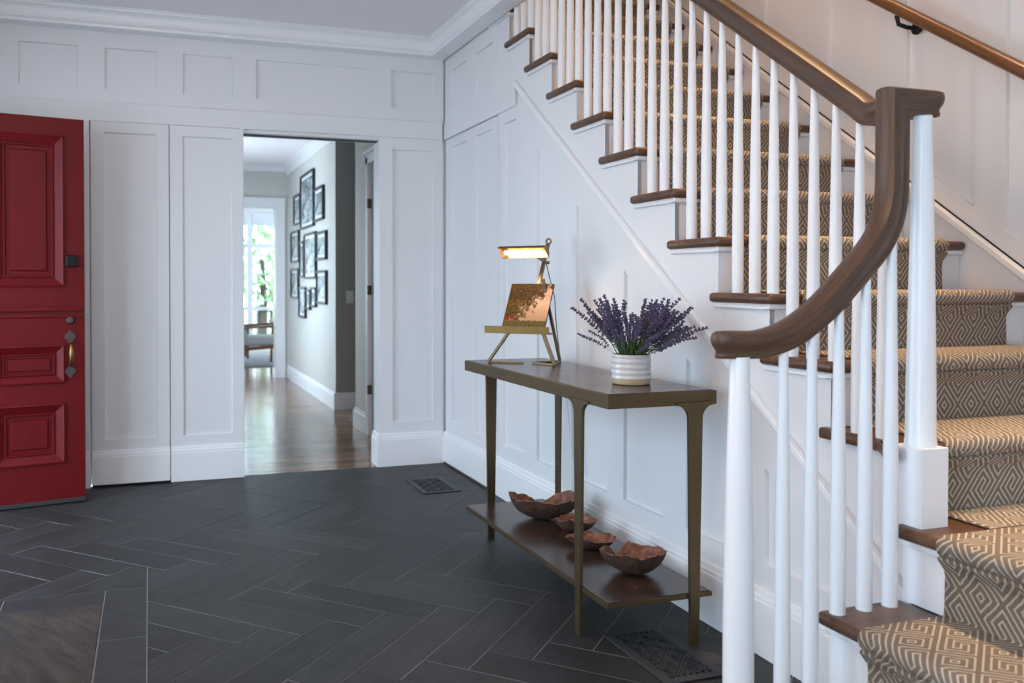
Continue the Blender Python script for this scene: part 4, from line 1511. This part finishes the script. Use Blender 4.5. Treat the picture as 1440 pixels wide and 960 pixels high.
def lav_stem(seed):
    """unit stem bending outwards in +x: about 0.25 long, flower spike on the upper part"""
    rnd = random.Random(seed)
    mb = MB()
    bend = rnd.uniform(0.015, 0.05)
    L = 0.25
    path = [Vector((bend * (k / 8) ** 2, 0.008 * math.sin(k * 0.9 + seed), L * k / 8)) for k in range(9)]
    mb.tube(path, [0.0012] * 9, 4, 0)
    us = [0.44, 0.52] + [0.58 + 0.42 * q / 9 for q in range(10)]
    for q, u in enumerate(us):
        i = min(int(u * 8), 7)
        p = path[i].lerp(path[i + 1], u * 8 - i)
        tt = q / (len(us) - 1)
        rad = 0.0085 * (1 - 0.5 * tt ** 2) * rnd.uniform(0.8, 1.25)
        m = 4 if q < 2 else 6
        for j in range(m):
            a = 2 * PI * (j + 0.5 * (q % 2)) / m + rnd.uniform(-0.4, 0.4)
            d = Vector((math.cos(a), math.sin(a), rnd.uniform(0.2, 1.1))).normalized()
            c = p + d * rad * 0.8 + Vector((0, 0, rnd.uniform(-0.003, 0.003)))
            s = d.cross(Vector((0, 0, 1))).normalized()
            w_ = d.cross(s)
            e1, e2 = 0.0058 * rnd.uniform(0.7, 1.3), 0.0034 * rnd.uniform(0.8, 1.3)
            mb.add([c - d * e1, c + s * e2, c + w_ * e2, c - s * e2, c - w_ * e2, c + d * e1],
                   [(0, 2, 1), (0, 3, 2), (0, 4, 3), (0, 1, 4), (5, 1, 2), (5, 2, 3), (5, 3, 4), (5, 4, 1)], 1)
    return mb.mesh('flower_stem', ['stem_green', 'lavender_bloom'], recalc=True)


protos = [lav_stem(s) for s in range(7)]
rnd = random.Random(11)
view = Vector((0.52, 0.855, 0))
lat = Vector((0.855, -0.52, 0))
for i in range(120):
    if i < 8:
        aa, el, sc_ = [(-0.62, 0.0, 0.98), (-0.50, 0.1, 0.98), (0.92, 0.0, 0.98), (0.70, -0.1, 1.02), (-0.95, -0.1, 0.70), (0.48, 0.2, 1.02), (1.02, 0.1, 0.86), (-0.80, 0.15, 0.62)][i]
    else:
        aa = max(-0.52, min(0.86, rnd.gauss(0.14, 0.40)))
        el = rnd.gauss(0, 0.34)
        sc_ = rnd.uniform(0.62, 0.93) * (1 - 0.06 * abs(aa))
    dirv = (lat * math.sin(aa) + view * math.sin(el) + Vector((0, 0, math.cos(aa) * math.cos(el)))).normalized()
    # a rotation taking +z to dirv and +x outwards
    out = Vector((dirv.x, dirv.y, 0))
    out = out.normalized() if out.length > 0.02 else lat
    zax = dirv
    yax = zax.cross(out)
    yax = yax.normalized() if yax.length > 1e-3 else view
    xax = yax.cross(zax)
    M = Matrix((xax, yax, zax)).transposed().to_4x4()
    o = link('flower_stem', protos[i % 7], lav)
    base = out * rnd.uniform(0.005, 0.036)
    o.matrix_local = Matrix.Translation((base.x, base.y, 0.080)) @ M @ Matrix.Rotation(rnd.uniform(-1.2, 1.2), 4, 'Z') @ Matrix.Scale(sc_, 4)
fol = MB()
for i in range(170):
    a = rnd.uniform(0, 2 * PI)
    rad = rnd.uniform(0, 0.045)
    b = Vector((rad * math.cos(a), rad * math.sin(a), 0.076))
    ax = lat * rnd.uniform(-0.55, 0.6) + view * rnd.uniform(-0.5, 0.5) + Vector((0, 0, 1))
    ax.normalize()
    L = rnd.uniform(0.06, 0.125)
    s = ax.cross(Vector((rnd.uniform(-1, 1), rnd.uniform(-1, 1), 0.1))).normalized() * 0.0022
    tip = b + ax * L + Vector((ax.x, ax.y, -0.2)) * 0.012
    mid = b + ax * L * 0.55
    fol.add([b - s * 0.6, b + s * 0.6, mid + s, tip, mid - s], [(0, 1, 2, 4), (4, 2, 3)])
fo = fol.build('leaves', 'leaf_green', lav, recalc=False)
fo['kind'] = 'stuff'

# =================================================================== BURL BOWLS


def bowl(name, label, loc, rx, ry, hgt, seed, rot, notch=0.0, notch_at=0.0, wall=0.011, tilt=0.0, shallow=1.0):
    rnd = random.Random(seed)
    ph = [rnd.uniform(0, 6.28) for _ in range(8)]

    def wob(a, k0=0):
        return 0.05 * math.sin(2 * a + ph[0 + k0]) + 0.038 * math.sin(3 * a + ph[1 + k0]) + 0.03 * math.sin(5 * a + ph[2 + k0]) + 0.018 * math.sin(9 * a + ph[3])
    NA, NR = 56, 9

    def rim_h(a):
        d = math.atan2(math.sin(a - notch_at), math.cos(a - notch_at))
        return hgt * (1 + 1.15 * wob(a, 3) - notch * math.exp(-(d / 0.36) ** 2) + 0.025 * math.sin(17 * a + ph[4]) + 0.02 * math.sin(29 * a + ph[5]))
    vs, fs = [], []
    for side in (0, 1):
        for i in range(NR):
            u = (i + 0.18) / (NR - 1 + 0.18)
            for k in range(NA):
                a = 2 * PI * k / NA
                th = 1.38 * shallow
                rr = math.sin(th * u) / math.sin(th) * (1 + wob(a) * u)
                hz_ = rim_h(a) * (1 - math.cos(th * u)) / (1 - math.cos(th))
                x, y, z = rx * rr * math.cos(a), ry * rr * math.sin(a), hz_
                lump = 0.0025 * math.sin(7 * a + 9 * u + ph[6]) * u
                if side:
                    x, y = x * (1 - wall / rx * u), y * (1 - wall / ry * u)
                    z = z + wall * (1.0 - 0.85 * u)
                else:
                    z = z + lump
                    x += lump
                vs.append((x, y, max(z, 0.0)))
    for side in (0, 1):
        o0 = side * NA * NR
        for i in range(NR - 1):
            for k in range(NA):
                q = (o0 + i * NA + k, o0 + i * NA + (k + 1) % NA, o0 + (i + 1) * NA + (k + 1) % NA, o0 + (i + 1) * NA + k)
                fs.append(q if side else tuple(reversed(q)))
        fs.append(tuple(o0 + k for k in range(NA)) if not side else tuple(o0 + k for k in reversed(range(NA))))
    e0, e1 = (NR - 1) * NA, NA * NR + (NR - 1) * NA
    for k in range(NA):
        fs.append((e0 + k, e0 + (k + 1) % NA, e1 + (k + 1) % NA, e1 + k))
    root = thing(name, label, 'bowl', loc, rot, 'burl wood bowls on the table shelf')
    mb = MB().add(vs, fs)
    nside = NA * (NR - 1) + 1
    for i in range(nside):
        mb.mi[i] = 1
    o = mb.build('bowl_body', ['burl_wood', 'burl_bark'], root, recalc=True, smooth=60)
    return root


va = math.atan2(0.855, 0.52)
bowl('burl_bowl', 'largest dark burl bowl with a deep notch, farthest along the shelf', (-0.225, -1.955, SZ), 0.150, 0.105, 0.092, 2, va - PI / 2, notch=0.5, notch_at=1.75, wall=0.012)
bowl('burl_bowl', 'small burl bowl just behind the table leg, second farthest on the shelf', (-0.195, -2.175, SZ), 0.080, 0.070, 0.056, 9, va - PI / 2, notch=0.25, notch_at=2.6, wall=0.010)
bowl('burl_bowl', 'shallow smooth burl dish crossed by the front table leg', (-0.232, -2.385, SZ), 0.088, 0.074, 0.045, 14, va - PI / 2, notch=0.15, notch_at=1.2, wall=0.008, shallow=0.8)
bowl('burl_bowl', 'deep reddish burl bowl with ragged rim, nearest on the shelf', (-0.228, -2.672, SZ), 0.104, 0.094, 0.080, 21, va - PI / 2, notch=0.55, notch_at=2.3, wall=0.011)

# =================================================================== FLOOR VENTS


def vent(label, x0, x1, y0, y1, seed):
    cx, cy = (x0 + x1) / 2, (y0 + y1) / 2
    root = thing('floor_vent', label, 'vent', (cx, cy, 0.0), 0, 'iron floor vents')
    hx, hy = (x1 - x0) / 2, (y1 - y0) / 2
    m = 0.028
    fr = MB()
    z0, z1 = 0.0005, 0.0055
    fr.box(-hx, -hx + m, -hy, hy, z0, z1)
    fr.box(hx - m, hx, -hy, hy, z0, z1)
    fr.box(-hx + m, hx - m, -hy, -hy + m, z0, z1)
    fr.box(-hx + m, hx - m, hy - m, hy, z0, z1)
    fr.build('frame', 'vent_iron', root, bevel=0.0015)
    MB().box(-hx + m - 0.002, hx - m + 0.002, -hy + m - 0.002, hy - m + 0.002, 0.0004, 0.0012).build('duct', 'black_gap', root)
    g_ = MB()
    ix, iy = hx - m, hy - m
    # square-toothed borders at both ends
    for s in (-1, 1):
        ya = s * (iy - 0.018)
        g_.box(-ix, ix, ya - 0.002, ya + 0.002, 0.0012, 0.005)
        nT = 7
        for k in range(nT + 1):
            xx = -ix + 2 * ix * k / nT
            g_.box(xx - 0.003, xx + 0.003, min(ya, s * iy), max(ya, s * iy), 0.0012, 0.005)
    lo, hi = -iy + 0.02, iy - 0.02
    nx_, ny_ = 4, int(round((hi - lo) / (2 * ix) * 4))
    cwx, cwy = 2 * ix / nx_, (hi - lo) / ny_
    for i in range(nx_):
        for j in range(ny_):
            ox, oy = -ix + cwx * (i + 0.5), lo + cwy * (j + 0.5)
            rr = min(cwx, cwy) * (0.36 if (i + j) % 2 else 0.46)
            lp_ = []
            for k in range(13):
                a = 2 * PI * k / 12
                q = rr * (1 + (0.22 if (i + j) % 2 else -0.12) * math.cos(4 * a))
                lp_.append((ox + q * math.cos(a), oy + q * math.sin(a), 0.0033))
            for p, q in zip(lp_, lp_[1:]):
                g_.bar(p, q, 0.0042, 0.004)
            for a in (PI / 4, 3 * PI / 4):
                dx, dy = math.cos(a) * cwx * 0.7, math.sin(a) * cwy * 0.7
                if (i + j) % 2:
                    g_.bar((ox - dx, oy - dy, 0.003), (ox + dx, oy + dy, 0.003), 0.0042, 0.0036)
    for k in range(nx_ + 1):
        xx = -ix + cwx * k
        if 0 < k < nx_ and k % 2:
            continue
        g_.box(xx - 0.0018, xx + 0.0018, lo, hi, 0.0012, 0.0045)
    g_.build('grille', 'vent_iron', root)


vent('black iron floor vent with fretwork beside the nearest table leg', -0.393, -0.186, -3.120, -2.745, 1)
vent('black iron floor vent near the corner of the panelled walls', -0.378, -0.158, -0.772, -0.408, 2)

# =================================================================== HALL PICTURES
FR = [(3.47, 4.26, 1.74, 2.32, 'largest framed picture at the top of the hallway cluster'),
      (4.28, 4.73, 1.815, 2.15, 'small framed picture left of the largest one in the hallway cluster'),
      (2.96, 3.45, 1.77, 2.10, 'framed picture right of the largest one in the hallway cluster'),
      (4.39, 4.94, 1.39, 1.75, 'framed picture at the left end of the hallway cluster middle row'),
      (4.06, 4.33, 1.215, 1.61, 'narrow tall framed picture left of the central hallway picture'),
      (3.36, 4.03, 1.20, 1.675, 'large central framed picture of the hallway cluster'),
      (2.83, 3.31, 1.38, 1.655, 'framed picture right of the central hallway picture'),
      (4.43, 4.95, 0.975, 1.32, 'framed picture low at the left end of the hallway cluster'),
      (2.83, 3.31, 0.95, 1.275, 'framed picture low at the right end of the hallway cluster'),
      (3.97, 4.39, 0.775, 1.11, 'lowest framed picture of the hallway cluster'),
      (3.68, 3.93, 0.875, 1.085, 'smallest framed picture between the two lowest ones in the hallway'),
      (3.36, 3.64, 0.91, 1.11, 'small framed picture right of the smallest one in the hallway')]
for a, b, z0, z1, lab in FR:
    root = thing('picture_frame', lab, 'picture', (HX, (a + b) / 2, (z0 + z1) / 2), 0, 'framed pictures on the hallway wall')
    hy, hz_ = (b - a) / 2, (z1 - z0) / 2
    m, th = 0.022, 0.03
    f = MB()
    f.box(-th, -0.002, -hy, -hy + m, -hz_, hz_)
    f.box(-th, -0.002, hy - m, hy, -hz_, hz_)
    f.box(-th, -0.002, -hy + m, hy - m, -hz_, -hz_ + m)
    f.box(-th, -0.002, -hy + m, hy - m, hz_ - m, hz_)
    f.build('frame', 'black_frame', root, bevel=0.002)
    MB().box(-0.012, -0.003, -hy + m, hy - m, -hz_ + m, hz_ - m).build('mount', 'white_mat', root)
    q = 0.030
    MB().box(-0.0135, -0.012, -hy + m + q, hy - m - q, -hz_ + m + q, hz_ - m - q).build('print', 'photo_print', root)

# =================================================================== SUNROOM FURNITURE
ch = thing('lounge_chair', 'wooden lounge chair with grey cushions in the sunroom', 'chair', (-0.52, 7.0, 0), R(0))
MB().box(-0.12, 0.42, -0.34, 0.34, 0.30, 0.42).build('seat_cushion', 'grey_cushion', ch, bevel=0.03, seg=3, smooth=60)
bc = MB().prism([(-0.10, 0.40), (0.02, 0.40), (-0.16, 0.86), (-0.28, 0.84)], lambda a, b, d: (a, d, b), -0.33, 0.33)
bc.build('back_cushion', 'grey_cushion', ch, bevel=0.03, seg=3, smooth=60)
for s in (-1, 1):
    y = s * 0.37
    MB().bar((-0.30, y, 0.24), (0.46, y, 0.30), 0.03, 0.05, (0, 0, 1)).build('side_rail', 'walnut', ch, bevel=0.006)
    MB().bar((-0.28, y, 0.53), (0.44, y, 0.575), 0.045, 0.025).build('arm', 'walnut', ch, bevel=0.006)
    MB().bar((0.40, y, 0.0), (0.43, y, 0.575), 0.03, 0.035, (1, 0, 0)).build('leg', 'walnut', ch, bevel=0.006)
    MB().bar((-0.30, y, 0.0), (-0.12, y, 0.55), 0.03, 0.035, (1, 0, 0)).build('leg', 'walnut', ch, bevel=0.006)
rug = MB().box(-1.4, 1.3, 6.75, 9.2, 0.001, 0.012).build('area_rug', 'rug_grey', None, bevel=0.003)
tag(rug, 'grey patterned rug under the sunroom chair', 'rug')
stb = thing('side_table', 'low wooden side table behind the sunroom chair', 'table', (-0.05, 8.2, 0.012))
MB().box(-0.38, 0.38, -0.22, 0.22, 0.46, 0.50).build('table_top', 'walnut', stb, bevel=0.006)
for sx in (-1, 1):
    for sy in (-1, 1):
        MB().bar((sx * 0.33, sy * 0.18, 0), (sx * 0.33, sy * 0.18, 0.46), 0.035, 0.035, (1, 0, 0)).build('leg', 'walnut', stb, bevel=0.004)
bxo = thing('storage_box', 'dark wooden box with an open front on the sunroom side table', 'box', (-0.10, 8.2, 0.5125))
MB().box(-0.11, -0.09, -0.09, 0.09, 0, 0.22).build('side', 'dark_box', bxo)
MB().box(0.09, 0.11, -0.09, 0.09, 0, 0.22).build('side', 'dark_box', bxo)
MB().box(-0.09, 0.09, -0.09, 0.09, 0.20, 0.22).build('lid', 'dark_box', bxo)
MB().box(-0.09, 0.09, -0.09, 0.09, 0, 0.015).build('bottom', 'dark_box', bxo)
mug = MB().lathe([(0.03, 0), (0.038, 0.004), (0.04, 0.10), (0.036, 0.10), (0.034, 0.01), (0.001, 0.008)], (0, 0, 0), 20).build('cup', 'glazed_ceramic', None, smooth=40)
mug.location = (-0.02, 8.02, 0.5125)
tag(mug, 'white cup beside the dark box on the sunroom side table', 'cup')
print('tiles', ntile)
